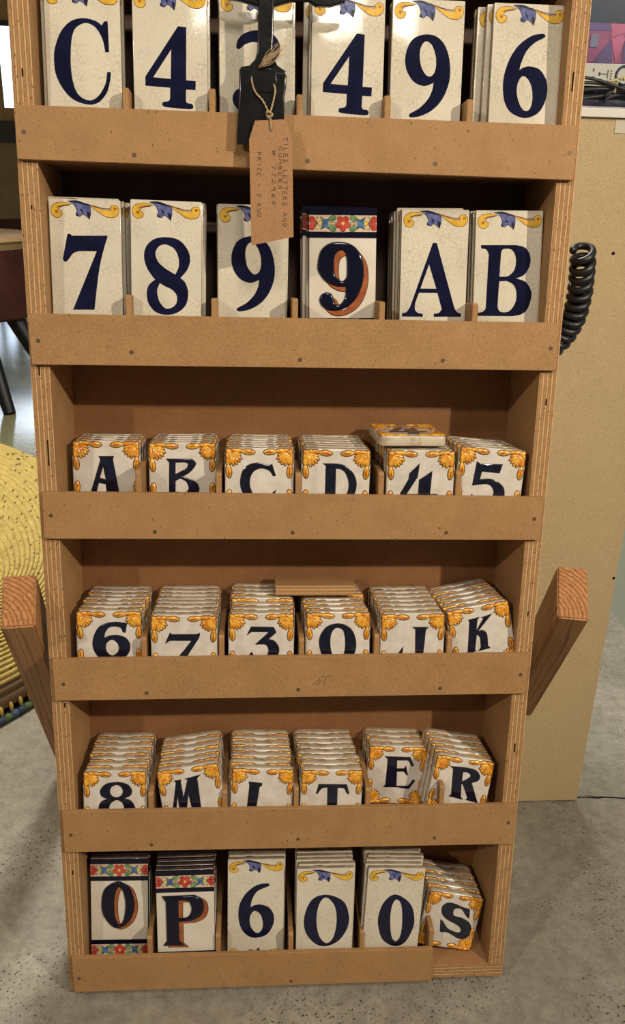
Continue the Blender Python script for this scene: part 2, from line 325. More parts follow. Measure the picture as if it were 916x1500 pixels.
# ------------------------------------------------------------------ rack frame (leans back 7 degrees)
TH = 0.1217
RACK = Matrix.Translation((0, 0, .0962)) @ Matrix.Rotation(-TH, 4, 'X')
D = .112
GL = {
  'tC': '24.5,114.9! 21.2,114.6! 18.6,110.9! 12.3,114.9 0.2,116.8 -12.1,113.1 -21.9,102.7 -27.7,88.5 -28.9,77.9 -27.4,63.9 -20.4,50.7 -10.3,41.7 3.4,38.1 13.5,40.6 21.5,49.4 24.9,59.4 26.4,68.6! 22.6,68.7! 20.8,58.4 15.8,49.3 9.8,43.7 4.0,42.0 -3.5,44.6 -8.9,51.1 -12.2,64.4 -12.7,80.3 -10.9,97.9 -6.7,107.7 2.4,112.5 10.3,110.5 15.7,105.0 19.7,96.4 21.3,86.8! 25.1,86.9!',
  't4': '8.0,113.0! 16.1,112.3! 15.3,63.8! 24.9,63.4! 24.6,55.1! 15.1,55.2! 14.9,44.4! 16.6,42.5 20.5,42.1 22.2,39.8 19.9,37.1 6.9,37.5 -6.2,38.5 -8.8,40.9 -7.1,43.0 -2.7,43.8 -0.9,46.1! -0.6,56.5! -25.2,57.5! -25.0,66.0!|1.0,91.8! 0.1,64.6! -17.4,65.5!',
  't3': '-19.9,97.0 -17.0,104.8 -9.5,110.1 2.2,112.4 15.6,109.8 23.3,100.9 22.5,90.0 14.5,80.7! 24.3,74.5 28.7,62.1 26.3,47.8 16.1,37.9 2.5,33.5 -14.6,36.1 -22.2,43.0 -23.5,50.1 -20.5,55.7 -15.4,58.2 -9.5,55.3 -6.9,48.3 2.5,43.8 10.9,48.9 13.4,60.0 7.4,72.3 -2.7,77.4! 5.7,83.2 9.0,92.6 4.8,99.4 -2.8,101.5 -11.2,98.8 -17.0,94.5',
  't9': '7.7,70.0! -1.6,66.7 -12.1,70.0 -19.4,78.7 -22.3,89.1 -20.8,100.6 -14.4,110.6 -2.0,114.9 10.1,112.6 19.1,103.1 23.9,87.6 23.8,71.8 18.5,56.8 9.7,45.9 -1.6,39.1 -13.1,36.4 -16.4,38.1 -15.0,40.3 -5.4,45.9 2.4,54.1 6.6,62.8|-1.7,108.5 -6.1,104.2 -7.7,95.8 -5.9,85.5 -1.6,78.3 3.2,75.7 7.6,78.6 9.6,86.0 8.5,96.4 4.1,105.6',
  't6': '-7.3,85.1! -5.6,92.3 -0.9,103.2 7.2,111.3 16.6,116.3 17.3,118.5 14.2,119.8 3.5,117.5 -8.8,108.8 -17.7,95.8 -22.7,79.9 -23.2,67.0 -20.5,54.1 -13.3,44.4 1.3,39.6 14.2,44.2 21.2,54.5 23.3,67.6 20.5,78.4 13.4,86.5 3.4,88.9 -3.1,87.6|-2.5,79.6 -6.6,76.0 -8.8,67.5 -7.0,57.6 -2.6,49.2 2.5,46.3 6.7,49.5 8.3,58.1 7.0,68.0 3.2,75.8',
  't7': '-19.2,109.6! -18.3,112.0 -16.1,112.2 -13.8,110.6! 22.9,111.6! 13.7,80.5 6.8,35.8! -15.6,35.4! 11.0,95.5! -6.9,95.1 -13.4,92.8 -17.4,88.2 -20.2,84.7 -22.9,84.7 -24.3,87.0!',
  't8': '-11.8,67.4! -19.3,77.6 -23.0,89.0 -21.2,99.6 -13.6,107.7 -1.7,110.6 12.3,108.7 21.5,100.1 24.8,89.7 22.1,79.0 14.7,70.0! 19.9,65.1 22.9,54.5 20.4,42.6 12.2,34.8 1.1,31.7 -10.9,34.0 -18.5,42.4 -20.6,53.1 -18.3,61.7|-1.8,103.4 -7.7,101.1 -11.2,94.7 -8.9,86.4 -1.9,79.8 9.3,73.3! 12.8,80.8 12.8,90.3 9.0,98.6 3.6,102.1|-6.9,64.2! -9.7,56.6 -8.1,47.0 -3.2,39.7 2.3,38.1 8.9,41.7 11.3,47.7 10.0,53.5 5.1,58.2 -0.9,60.7',
  'tA': '-2.1,112.5! 2.2,112.4! 23.8,45.1! 26.9,40.1 31.7,37.9! 32.1,34.7! 1.5,34.5! 1.6,37.7! 7.2,38.8 10.2,42.8! 4.7,60.0! -15.8,60.0! -19.5,48.7 -19.6,42.0 -16.0,38.4 -10.8,37.6! -10.7,34.4! -33.9,34.5! -33.8,38.0! -28.8,39.5 -24.9,45.3!|-5.6,90.2! 3.4,64.4! -14.2,64.5!',
  'tB': '-30.2,111.3! 8.2,111.4! 18.7,108.4 24.3,99.7 24.2,89.8 18.8,80.5 9.8,76.4! 20.4,72.8 26.6,64.5 27.6,56.7 24.1,44.5 17.3,38.3 6.9,36.3! -32.1,36.8! -32.0,39.9! -25.9,41.2 -22.8,44.6! -21.5,101.8! -24.4,106.6 -30.1,107.9!|-8.8,78.3! -8.1,101.8! -7.1,106.1 -3.2,107.6 3.2,106.7 7.5,101.3 8.8,93.1 7.1,84.9 1.5,79.4 -3.1,78.3!|-8.9,73.3! -9.6,46.8! -7.3,41.8 -2.0,40.5 4.3,42.3 9.8,50.1 10.9,60.1 7.8,68.9 0.6,73.3 -4.0,73.7!',
  't0': '2.3,108.9 -16.8,102.1 -26.4,77.1 -24.0,53.7 -11.4,36.9 3.0,32.8 19.2,40.5 30.0,59.0 31.5,77.6 23.8,98.6|1.4,105.0 -7.5,95.0 -10.5,71.9 -6.6,48.5 2.9,37.1 11.9,45.5 15.8,68.8 12.8,92.0',
  't0n': '1.9,108.2 -11.9,98.5 -18.5,78.1 -17.7,59.9 -10.2,39.2 5.4,29.5 18.8,34.6 27.1,53.1 28.9,71.5 21.6,94.2|3.1,100.8 -2.0,91.8 -2.9,71.4 0.5,46.2 6.4,36.9 12.1,43.9 13.3,64.6 10.1,91.8',
  't6b': '-6.7,78.4! -5.1,89.2 1.9,101.4 16.1,108.3 17.1,111.1 14.0,112.3 1.8,110.4 -11.3,100.6 -20.4,85.1 -22.7,67.1 -19.1,48.9 -9.8,37.2 1.5,34.2 14.9,38.8 22.9,52.3 23.8,65.9 17.5,77.4 6.2,82.2 -2.0,81.3|-0.9,73.3 -6.0,68.9 -7.9,59.9 -5.4,48.5 1.5,41.0 7.6,44.7 9.5,54.9 6.3,67.5',
  'd9': '4.2,64.9! -7.5,65.4 -18.6,70.7 -25.4,80.1 -26.6,88.3 -23.6,101.2 -15.1,108.9 -1.7,110.7 10.6,107.3 19.2,98.0 22.5,85.1 22.0,70.9 17.3,56.6 8.7,45.8 -3.6,39.7 -14.8,39.7 -22.2,44.5 -24.7,51.1 -22.2,55.8 -17.3,57.6 -12.4,55.9 -9.9,50.5 -7.4,45.1 -1.2,45.7 3.7,54.1|-2.2,103.1 -8.9,97.8 -10.1,84.9 -8.2,75.5 -2.6,70.2 2.3,70.8 5.3,76.7 5.2,92.0 3.3,100.2',
  'dO': '-4.0,113.8 -18.1,103.9 -22.3,83.9 -19.5,65.9 -8.6,51.0 1.5,49.7 13.7,60.8 18.9,81.0 14.0,103.5 5.0,112.1|-0.0,107.7 -5.1,99.3 -7.3,81.4 -5.4,61.1 -0.5,52.4 5.2,58.7 8.4,78.9 5.9,99.1',
  'dP': '-28.6,110.4! 11.6,111.1! 20.5,104.8 22.9,92.4 18.1,81.4 7.0,75.5! -9.3,74.6! -9.1,46.4! -3.6,40.5! -28.2,40.9! -23.9,47.0! -24.2,103.1!|-9.1,104.8! -9.6,78.4! 3.1,80.2 8.3,90.7 5.5,102.0 -0.4,104.9!',
  'sA': '-8.1,62.2! 8.3,62.3! 7.2,58.6! 15.7,7.3! 1.1,7.3! -0.9,30.2! -9.4,32.2! -15.5,7.2! -22.3,7.2! -6.3,58.5!|-3.6,52.0! -0.7,35.2! -8.2,37.5!',
  'sB': '-17.9,61.3! 10.2,61.3! 15.0,56.0 9.0,47.2 -0.2,41.3! 13.7,35.3 18.4,26.3 13.4,17.4! -15.9,17.5! -14.7,57.4!|-8.3,57.4! -8.6,43.2! 4.2,50.7 6.3,56.0 2.4,57.8!|-8.7,36.3! -9.0,23.4! 1.8,22.4 6.7,27.4 3.9,35.3 -2.8,39.3!',
  'sC': '14.0,61.9! 18.0,49.7! 15.5,49.2! 11.0,55.2 2.1,57.7 -5.9,54.6 -10.4,46.6 -10.4,36.5 -5.9,28.4 2.1,24.4 10.1,26.4 18.1,32.5! 14.1,23.4 2.1,18.3 -10.9,23.4 -18.9,31.5 -21.0,42.6 -18.3,54.6 -11.8,61.1 -1.9,63.5 6.0,61.7 11.5,60.9!',
  'sD': '-14.3,64.0! -1.2,64.0! 9.9,61.7 19.3,53.2 23.3,42.0 21.3,29.6 13.7,19.1 1.6,15.8! -11.0,15.6! -11.3,61.8!|-0.5,58.9! -0.1,21.0! 9.4,24.2 14.6,33.6 14.7,43.9 10.7,54.0 5.0,58.5!',
  's4': '-2.2,64.5! -12.6,53.8! -13.4,47.0! -22.1,30.8! -21.9,26.5! -1.5,26.5! -2.3,15.7! 9.9,15.7! 10.8,26.6! 21.1,26.6! 19.8,29.9! 11.3,29.8! 12.6,56.1! -1.3,46.4! -1.5,29.8! -15.7,29.7! -3.6,50.2!',
  's5': '-17.3,63.7! -12.7,61.2! 11.9,62.6! 9.9,52.9! -10.7,53.5! -12.0,43.8! 2.3,44.8 15.1,38.2 18.7,27.6 14.8,16.5 -1.9,11.0 -21.3,18.3! -19.0,26.0! -7.6,21.4 3.1,22.2 6.3,31.1 -1.2,39.2 -19.3,36.8!',
  's6': '20.2,65.2! 18.5,54.3! 15.9,54.4! 13.4,59.8 6.2,61.8 -1.0,59.9 -5.3,53.4 -6.2,47.4! 0.8,50.1 10.1,50.6 19.3,46.7 23.3,39.0 22.1,30.3 15.7,22.6 7.3,19.4 -7.2,20.6 -15.3,27.3 -19.2,37.2 -18.3,48.1 -12.3,60.0 -2.9,65.3 8.4,66.7!|2.7,45.7 -3.6,41.4 -4.8,33.8 -1.8,28.3 3.3,25.8 9.6,30.4 10.8,36.9 8.3,42.4',
  's7': '-15.9,58.5! -13.9,56.6! 14.4,56.6! 18.0,58.2! 16.4,51.6 4.1,31.4 1.9,23.6 0.6,12.2! -9.8,12.3! -7.9,25.9 1.1,38.2 9.1,49.2! -16.1,49.4! -21.4,46.3!',
  's3': '-11.9,63.8! 14.2,63.2! 17.2,57.2! 8.1,48.5! 15.4,46.2 20.8,37.4 18.8,27.4 12.6,20.8 2.1,17.5 -9.5,20.9 -16.4,25.9! -11.2,32.5! -6.4,26.4 2.0,25.3 8.2,30.8 8.2,38.5 3.9,42.4 -6.5,42.4! 9.5,57.8! -11.9,57.8! -16.0,54.5!',
  'sO': '-0.7,66.3 -13.0,62.5 -20.2,52.7 -21.9,42.8 -18.8,29.5 -11.2,20.6 0.3,17.2 11.2,20.4 19.6,29.2 21.6,42.5 17.9,55.7 10.3,63.5|-2.4,61.4 -7.6,55.9 -9.3,44.9 -7.7,31.7 -2.7,21.6 2.7,21.6 7.8,29.3 9.2,42.6 7.3,55.8 4.0,60.2',
  'sJ': '0.3,63.2! 18.4,62.9! 15.5,60.1! 13.2,26.1 10.9,15.8 0.4,9.1 -13.7,11.7 -17.2,20.9 -16.4,28.9 -10.9,37.9! -11.2,25.4 -5.3,17.2 1.2,17.1 4.5,28.5! 3.6,60.9!',
  'sK': '-12.8,64.4! -0.2,65.4! -2.7,62.5! -5.9,48.4! 5.6,63.7! 3.6,64.7! 15.3,66.6! -4.2,48.4! 2.9,48.4 6.4,42.0 5.6,28.5! 7.9,25.2! -6.0,24.4! -2.8,27.3! -2.1,40.3 -5.7,45.5! -10.7,25.9! -9.3,24.5! -21.2,23.6! -19.0,25.8! -11.9,61.4!',
  's8': '1.0,65.6 -10.7,63.3 -17.6,55.1 -15.7,47.4 -8.2,44.2! -17.0,39.8 -20.1,29.6 -16.2,20.6 -6.9,15.3 1.3,13.9 11.9,15.0 21.4,21.3 24.1,30.3 19.3,40.6 10.6,44.5! 18.2,48.3 20.1,54.6 16.1,61.6 8.0,65.2|1.7,62.5 -4.4,59.4 -6.5,53.7 -4.0,47.9 1.4,45.7 7.1,47.8 9.8,53.5 7.3,59.9|1.7,42.7 -5.3,38.4 -7.8,31.4 -5.6,21.7 1.3,17.7 8.4,21.5 11.2,30.4 8.7,38.8',
  'sM': '-17.7,64.5! -9.9,64.6! -10.9,62.2! -10.5,39.5! -1.7,64.0! -4.5,65.0! 13.7,67.4! 9.7,64.1! 8.7,25.4! 11.9,22.9! -3.9,21.5! -2.1,27.1! -3.7,46.8! -10.1,20.5! -17.1,21.6! -16.9,46.3! -23.2,21.3! -26.9,21.8! -16.3,61.7!',
  'sI': '-16.5,62.4! -0.8,60.8! -0.8,57.6! -3.5,56.2! -6.8,23.7! -6.8,10.7! -4.2,6.8! -22.2,6.4! -18.2,11.7! -15.5,57.3!',
  'sT': '-15.8,60.6! 18.5,60.1! 22.1,47.8! 19.6,47.8! 15.7,55.2 7.2,55.9! 7.9,12.7! -3.6,12.8! -4.8,56.6! -12.0,55.3 -17.1,47.9! -18.7,48.2!',
  'sE': '-16.4,65.6! 16.6,65.3! 22.0,54.3! 19.3,53.4! 14.6,60.9 7.5,61.3! -0.7,61.1! -0.0,49.3! 9.6,49.6! 12.0,52.8! 15.3,40.8! 13.2,41.6! 9.9,45.8! 0.3,45.6! 1.3,25.0! 14.0,25.3 18.6,27.3 22.7,34.3! 25.4,33.2! 17.9,21.7! 2.3,23.7! -15.4,23.3! -12.7,26.5! -12.4,62.6!',
  'sR': '-17.5,66.5! 1.7,67.3 14.7,65.9 21.8,59.6 21.4,52.9 13.4,48.5! 26.7,23.0! 11.6,24.9! 12.9,27.7! 3.3,45.0! 0.7,45.3! 3.6,27.8! 6.5,24.8! -11.2,27.0! -8.9,29.3! -13.5,63.8!|-0.8,61.0! 0.8,48.0! 8.4,53.7 10.7,58.0 6.8,61.4 2.2,61.8!',
  'sS': '22.2,61.4! 24.7,48.4! 20.1,51.1 11.6,59.8 3.7,60.2 0.5,55.5 3.5,48.5 14.9,46.9 27.5,40.5 31.9,29.3 28.0,19.5 17.6,17.0 5.3,21.9 -3.0,23.9 -7.4,22.4! -10.0,23.7! -13.2,40.0! -9.6,38.0 -1.2,29.3 10.8,25.2 17.6,26.3 17.2,31.3 11.2,36.2 -4.4,42.2 -13.1,49.2 -15.5,58.8 -10.1,65.5 -0.9,66.1 10.8,63.0 15.8,62.1!',
  'oYL': '-12.3,142.0! -19.7,143.5 -27.6,142.4 -31.9,138.7 -32.3,133.6 -29.9,129.6 -25.9,128.4 -22.0,130.6 -21.8,134.3 -24.8,135.6 -25.6,136.2 -20.7,140.4 -16.2,140.8',
  'oYR': '6.4,141.9! 18.0,137.6 28.3,136.7 28.0,139.0 30.3,141.3 34.3,141.6 36.8,138.3 36.4,134.2 32.6,130.4 24.1,130.3 15.9,134.9',
  'oB': '-14.3,144.8! -6.2,145.3 1.8,143.0 7.0,140.7 7.9,134.6 6.5,127.9! 2.4,131.3 -0.5,132.2 -3.3,130.1 -6.9,131.0! -5.8,135.1 -7.7,140.1 -10.6,143.1',
  'oBd': '-14.3,144.8! -6.2,145.3 1.8,143.0 7.0,140.7 4.2,141.1 -2.7,142.6|-7.4,134.0! -3.9,130.6! -6.9,131.0!|4.4,135.5! 7.7,133.6! 6.5,127.9! 4.1,131.4!|-3.1,139.3! 0.5,135.3! 0.0,132.8! -2.2,135.8!',
}

TILES = [  # shelf, slot, character, kind, roll, lean, x, y, z (mm, rack frame)
  (1,0,'C','t',0.000,0.052,-217.6,22.0,934.0),
  (1,1,'4','t',0.000,0.052,-132.4,22.0,934.0),
  (1,2,'3','t',0.000,0.052,-47.1,22.0,934.0),
  (1,3,'4','t',0.000,0.052,45.2,22.0,934.0),
  (1,4,'9','t',0.000,0.052,126.0,22.0,934.0),
  (1,5,'6','t',0.000,0.052,229.2,22.0,934.0),
  (2,0,'7','t',0.003,0.052,-224.9,25.2,736.4),
  (2,1,'8','t',0.014,0.052,-141.9,18.6,736.8),
  (2,2,'9','t',0.005,0.052,-51.2,34.0,736.5),
  (2,3,'9f','t',-0.016,0.052,49.2,43.1,736.9),
  (2,4,'A','t',-0.011,0.052,148.0,33.7,736.7),
  (2,5,'B','t',-0.021,0.052,228.7,27.0,737.1),
  (3,0,'A','s',-0.000,0.087,-217.1,48.5,546.3),
  (3,1,'B','s',-0.008,0.087,-129.3,39.9,546.6),
  (3,2,'C','s',-0.004,0.087,-42.1,9.3,546.5),
  (3,3,'D','s',0.011,0.001,42.4,8.5,546.7),
  (3,4,'4','s',-0.001,0.000,138.7,8.5,546.3),
  (3,5,'5','s',0.068,0.043,215.6,8.5,548.9),
  (4,0,'6','s',-0.000,0.087,-216.5,17.8,351.3),
  (4,1,'7','s',-0.001,0.000,-128.7,8.5,351.3),
  (4,2,'3','s',0.005,0.067,-39.5,8.5,351.5),
  (4,3,'O','s',-0.000,0.087,51.2,10.0,351.3),
  (4,4,'J','s',-0.010,0.012,139.6,8.5,351.7),
  (4,5,'K','s',-0.190,0.087,232.8,14.4,358.6),
  (5,0,'8','s',0.008,0.087,-217.1,9.9,146.6),
  (5,1,'M','s',-0.141,0.087,-117.7,9.5,151.7),
  (5,2,'I','s',0.044,0.075,-39.6,8.5,148.0),
  (5,3,'T','s',0.019,0.020,47.3,8.5,147.0),
  (5,4,'E','s',0.050,0.087,135.3,54.8,148.2),
  (5,5,'R','s',0.170,0.087,205.8,17.8,152.8),
  (6,0,'O','t',0.016,0.087,-223.1,31.6,-63.1),
  (6,1,'P','t',-0.007,0.073,-133.7,8.5,-63.4),
  (6,2,'6','t',0.007,0.087,-45.1,23.6,-63.5),
  (6,3,'0','t',0.001,0.039,44.3,8.5,-63.6),
  (6,4,'0n','t',0.038,0.005,130.0,8.5,-62.3),
  (6,5,'S','s',0.200,0.087,207.4,28.2,-56.1),
]

STRIPS = [  # outline corners TL TR BR BL (mm) and nails
    (((-281.9, 965.4), (280.2, 963.8), (279.3, 911.8), (-281.3, 916.0)), ((-273.7, 941.1), (-167.4, 923), (4.9, 922.3), (134.8, 923.4), (273.2, 937.8))),
    (((-281.6, 767.9), (279.4, 768.1), (279.8, 717.3), (-280, 715.8)), ((-272.2, 740.5), (-176.6, 730.1), (.6, 724.9), (154.3, 726.5), (271.5, 741.3))),
    (((-278.3, 579), (279.1, 575.5), (278.4, 525), (-278.6, 526)), ((-269.8, 552.6), (-157.8, 534.1), (-4.8, 533.6), (169.7, 533.8), (270.2, 550.2))),
    (((-278.6, 381.9), (279, 384.2), (278.5, 332.2), (-277.8, 329.8)), ((-267.4, 351), (-172.6, 338.6), (4.4, 340.8), (174, 340.6), (270.6, 357.3))),
    (((-278.4, 182.6), (281.1, 180), (281.2, 123.5), (-278, 126.5)), ((-269.2, 150.8), (-172.8, 134.8), (7.5, 137.8), (179.1, 135.3), (271.8, 154.6))),
    (((-277.9, -29.1), (186.4, -32), (187.9, -81.8), (-276.2, -80.9)), ((-269.8, -59.7), (1.9, -75.1)))]
SHELF = [934, 736, 546, 351, 146, -64]
DIVS = [(-175.2, -90.5, -3.7, 84.7, 168.6), (-179, -90.3, -5.3, 87.3, 187.8), (-175, -87.2, 1, 94, 182), (-175, -85.6, 8, 96.8, 184), (-173, -83, 4.6, 94, 186.6), (-180, -93, 1, 94, 185)]
SHADE_STRIP_TOP = ((-281.9, 1163), (280.5, 1163), (280.5, 1111), (-281.9, 1111))  # unseen strip above the top row, added to shade its back panel
rack = bpy.data.objects.new('display_rack', None); link(rack); rack.matrix_world = RACK
tag(rack, 'leaning wooden pigeonhole rack with six shelves of ceramic tiles', 'rack')

def side_panel(x0, x1, inner, mat):
    bm = bmesh.new()
    fs = add_box(bm, x0, x1, .006, D+.006, -.0632, 1.16, 2)
    for fc in fs:
        n = fc.normal; fc.normal_update(); n = fc.normal
        fc.material_index = 1 if n.y < -.5 else (0 if n.x*inner > .5 else 0)
    return mesh_obj('side_panel', bm, [M_SIDE, mat], rack)
side_panel(-.2832, -.2635, 1, M_PLYL); side_panel(.2642, .2838, -1, M_PLYR)
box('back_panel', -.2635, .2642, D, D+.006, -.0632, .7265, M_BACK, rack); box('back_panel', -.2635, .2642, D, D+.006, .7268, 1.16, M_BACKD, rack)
for i, z in enumerate(SHELF):
    z /= 1000
    bm = bmesh.new()
    if i < 5: add_box(bm, -.2634, .2641, .0062, D-.0002, z-.016, z, 0)
    else:
        for fc in add_box(bm, -.2832, .2838, .0062, D+.006, z-.0192, z, 0):
            fc.normal_update(); fc.material_index = 1 if fc.normal.y < -.5 or abs(fc.normal.x) > .5 else 0
    mesh_obj('shelf_board' if i < 5 else 'bottom_board', bm, [M_SHELF, M_PLYH], rack)
box('shelf_board', -.2634, .2641, .0062, D-.0002, 1.112, 1.128, M_SHELF, rack)  # unseen upper board, added with the top strip to shade the top row
for q, nails in STRIPS+[(SHADE_STRIP_TOP, ())]:
    bm = bmesh.new(); t = .0062
    a = [bm.verts.new((x/1000, -.0002, z/1000)) for x, z in q]; b = [bm.verts.new((x/1000, t-.0002, z/1000)) for x, z in q]
    bm.faces.new(a[::-1]); bm.faces.new(b)
    for k in range(4): bm.faces.new((a[k], a[(k+1) % 4], b[(k+1) % 4], b[k]))
    bmesh.ops.recalc_face_normals(bm, faces=bm.faces)
    bmesh.ops.bevel(bm, geom=bm.edges[:], offset=.0004, segments=1, affect='EDGES')
    st = mesh_obj('front_strip', bm, M_MDF, rack)
    for x, z in nails:
        bm = bmesh.new()
        add_lathe(bm, [(0, .0001), (.0012, .0001), (.0015, .0005), (.0021, .0005), (.0021, -.0003)], 14)
        bmesh.ops.transform(bm, matrix=Matrix.Translation((x/1000, -.0002, z/1000)) @ Matrix.Rotation(PI/2, 4, 'X'), verts=bm.verts)
        bmesh.ops.recalc_face_normals(bm, faces=bm.faces)
        mesh_obj('nail', bm, [M_NAIL], st)
# dividers between the slots
for row, xs in enumerate(DIVS):
    zb = SHELF[row]/1000; zt = (STRIPS[row][0][0][1]+22+random.uniform(-2, 3))/1000
    for x in xs:
        x /= 1000; hw = .0032; bm = bmesh.new(); y0 = .0066; y1 = D-.001
        top = zt+random.uniform(-.002, .002)
        prof = [(y0, zb), (y0, top-.003), (y0+.003, top), (y1-.03, top+.0005), (y1, top-.006), (y1, zb)]
        a = [bm.verts.new((x-hw, p[0], p[1])) for p in prof]; b = [bm.verts.new((x+hw, p[0], p[1])) for p in prof]
        bm.faces.new(a[::-1]); bm.faces.new(b)
        for k in range(len(prof)): bm.faces.new((a[k], a[(k+1) % 6], b[(k+1) % 6], b[k]))
        bmesh.ops.recalc_face_normals(bm, faces=bm.faces)
        bmesh.ops.bevel(bm, geom=[e for e in bm.edges if abs(e.verts[0].co.x-e.verts[1].co.x) < 1e-6], offset=.0008, segments=1, affect='EDGES')
        mesh_obj('divider', bm, M_MDF, rack)
# open voids in the plywood edge
bm = bmesh.new()
for x, z0, z1 in ((-270.2, 607, 635), (-274.5, 704, 714), (-268.7, 318, 324), (271.8, 996.4, 1014), (274, 678.5, 686), (-273, 991.7, 999), (-276, 560, 566), (-272, 870, 874), (275, 430, 436), (273.5, 250, 262), (-271, 90, 96)):
    add_box(bm, x/1000-.0007, x/1000+.0007, .0056, .0063, z0/1000, z1/1000)
mesh_obj('edge_void', bm, M_VOID, rack)
# pencil scribble on the fourth strip
bm = bmesh.new()
for L in (((24, 349), (27, 347), (30, 350), (26, 352), (29, 354), (33, 351)), ((31, 357), (36, 357.5), (42, 358)), ((37, 357), (36, 351), (35, 346))):
    add_tube(bm, [(x/1000, -.0004, z/1000) for x, z in L], .00035, 4)
mesh_obj('pencil_mark', bm, M_PENCIL, rack)
# support legs of square sawn pine
def leg(K, F, w_, h_, wall=None):
    K, F = Vector(K), Vector(F); d_ = (F-K).normalized(); s_ = d_.cross(Vector((0, 0, 1))).normalized()
    if s_.x < 0: s_ = -s_
    u_ = s_.cross(d_)
    if u_.z < 0: u_ = -u_
    L = (F-K).length; z_ = -d_
    M = Matrix(((s_.x, u_.x, z_.x, F.x), (s_.y, u_.y, z_.y, F.y), (s_.z, u_.z, z_.z, F.z), (0, 0, 0, 1)))
    if M.to_3x3().determinant() < 0: M[0][1] *= -1; M[1][1] *= -1; M[2][1] *= -1
    bm = bmesh.new()
    vs = [bm.verts.new((x*w_/2, y*h_/2, z)) for z in (0, L) for x, y in ((-1, -1), (1, -1), (1, 1), (-1, 1))]
    Mi = M.inverted()
    for v in vs[:4]:   # cut the foot flat on the floor
        p = M @ v.co; tt = p.z/d_.z if wall is None else (p.y-wall)/d_.y; v.co = Mi @ (p - d_*tt)
    bm.faces.new(vs[:4][::-1]); top = bm.faces.new(vs[4:])
    for k in range(4): bm.faces.new((vs[k], vs[(k+1) % 4], vs[4+(k+1) % 4], vs[4+k]))
    top.material_index = 1
    bmesh.ops.recalc_face_normals(bm, faces=bm.faces)
    bmesh.ops.bevel(bm, geom=[e for e in bm.edges if max(e.verts[0].co.z, e.verts[1].co.z) > L*.9], offset=.002, segments=2, affect='EDGES')
    o = mesh_obj('support_leg', bm, [M_PINE, M_PEND], rack); o.matrix_parent_inverse = rack.matrix_world.inverted(); o.matrix_basis = M
leg((-.3045, .033, .558), (-.364, .455, 0), .036, .063)
leg((.338, .088, .537), (.432, .541, 0), .0365, .068, .3424)   # braced against the counter board

# ------------------------------------------------------------------ tile prototypes
SW, SH, ST = .077, .0805, .0112
TW, TH2, TT = .0735, .147, .0066
me_small = mesh_obj('small_proto', rounded_slab(SW, SH, ST, .007, .0022), [M_SGLAZE, M_SEDGE], None, True, 50)
me_tall = mesh_obj('tall_proto', rounded_slab(TW, TH2, TT, .0012, .0008, cs=2), [M_CRACK, M_BISC], None, True, 40)
me_white = mesh_obj('white_proto', rounded_slab(TW, TH2, TT, .0012, .0008, cs=2), [M_WGLAZE, M_DEDGE], None, True, 40)
def blob(bm, cx, cz, L, W, ang, H, y=0, mi=0, taper=.5, seg=10, rings=5):
    """raised lobe, L long and W wide, narrow at its start, pointing along ang (degrees, 0=+x, 90=+z)"""
    a = math.radians(ang); ux, uz = math.cos(a), math.sin(a); vs = []
    for j in range(rings+1):
        t = j/rings*PI/2; rr = math.cos(t); hh = math.sin(t)*H
        if j == rings:
            vs.append([bm.verts.new(((cx+ux*L*.06)/1000, -(y+hh)/1000, (cz+uz*L*.06)/1000))]); continue
        ring = []
        for k in range(seg):
            b_ = 2*PI*k/seg; lx = math.cos(b_)*rr*L/2; wf = 1 if math.cos(b_) > 0 else 1-taper*abs(math.cos(b_))
            lw = math.sin(b_)*rr*W/2*wf
            ring.append(bm.verts.new(((cx+ux*lx-uz*lw)/1000, -(y+hh)/1000, (cz+uz*lx+ux*lw)/1000)))
        vs.append(ring)
    for a_, b_ in zip(vs, vs[1:]):
        for k in range(seg):
            k2 = (k+1) % seg
            bm.faces.new((a_[k], a_[k2], b_[0]) if len(b_) == 1 else (a_[k], a_[k2], b_[k2], b_[k])).material_index = mi
def corner_ornament():
    """moulded shell with two lobes, top-left corner of a small tile (mm from tile centre bottom)"""
    bm = bmesh.new(); X, Z = -SW*500, SH*1000
    hub = (X+5.5, Z-5.5)
    P = []
    for k, a in enumerate((-12, -27, -42, -57, -72, -87)):      # fan
        L = 14.5 if 0 < k < 5 else 12; ca, sa = math.cos(math.radians(a)), math.sin(math.radians(a))
        P.append((hub[0]+ca*L*.56, hub[1]+sa*L*.56, L+1, 4.1, a, 1.8))
    P += [(X+13.5, Z-3.4, 14, 5.2, 0, 1.8), (X+3.6, Z-13.5, 13, 5.0, -90, 1.8), (X+4.6, Z-4.6, 8, 7.0, -45, 2.1), (X+8.5, Z-2.8, 8, 3.8, 10, 2.0), (X+3.0, Z-8, 8, 3.8, -100, 2.0)]
    P += [(X+26, Z-4.6, 16, 6.6, -5, 1.9), (X+4.6, Z-26, 16, 6.4, -85, 1.9)]    # long lobes along top and side
    for p in P: blob(bm, p[0], p[1], p[2]+1.6, p[3]+1.7, p[4], .35, 0, 1, .2)
    for j, p in enumerate(P): blob(bm, *p[:5], p[5], .1, 0, .5 if j < len(P)-2 else .2)
    for p, s in ((P[-2], .62), (P[-1], .6)): blob(bm, p[0]+.8*math.cos(math.radians(p[4])), p[1]+.8*math.sin(math.radians(p[4])), p[2]*s, p[3]*.34, p[4], .5, 1.62, 2)
    bmesh.ops.recalc_face_normals(bm, faces=bm.faces)
    return bm
proto_corner = mesh_obj('corner_proto', corner_ornament(), [M_ORN, M_DARKRIM, M_ORND], None, True, 60)
def mirrored(proto, name, sx, zflip=None):
    me = proto.data.copy(); me.name = name
    for v in me.vertices:
        v.co.x *= sx
        if zflip: v.co.z = zflip - v.co.z
    if sx*(-1 if zflip else 1) < 0: me.flip_normals()
    return me
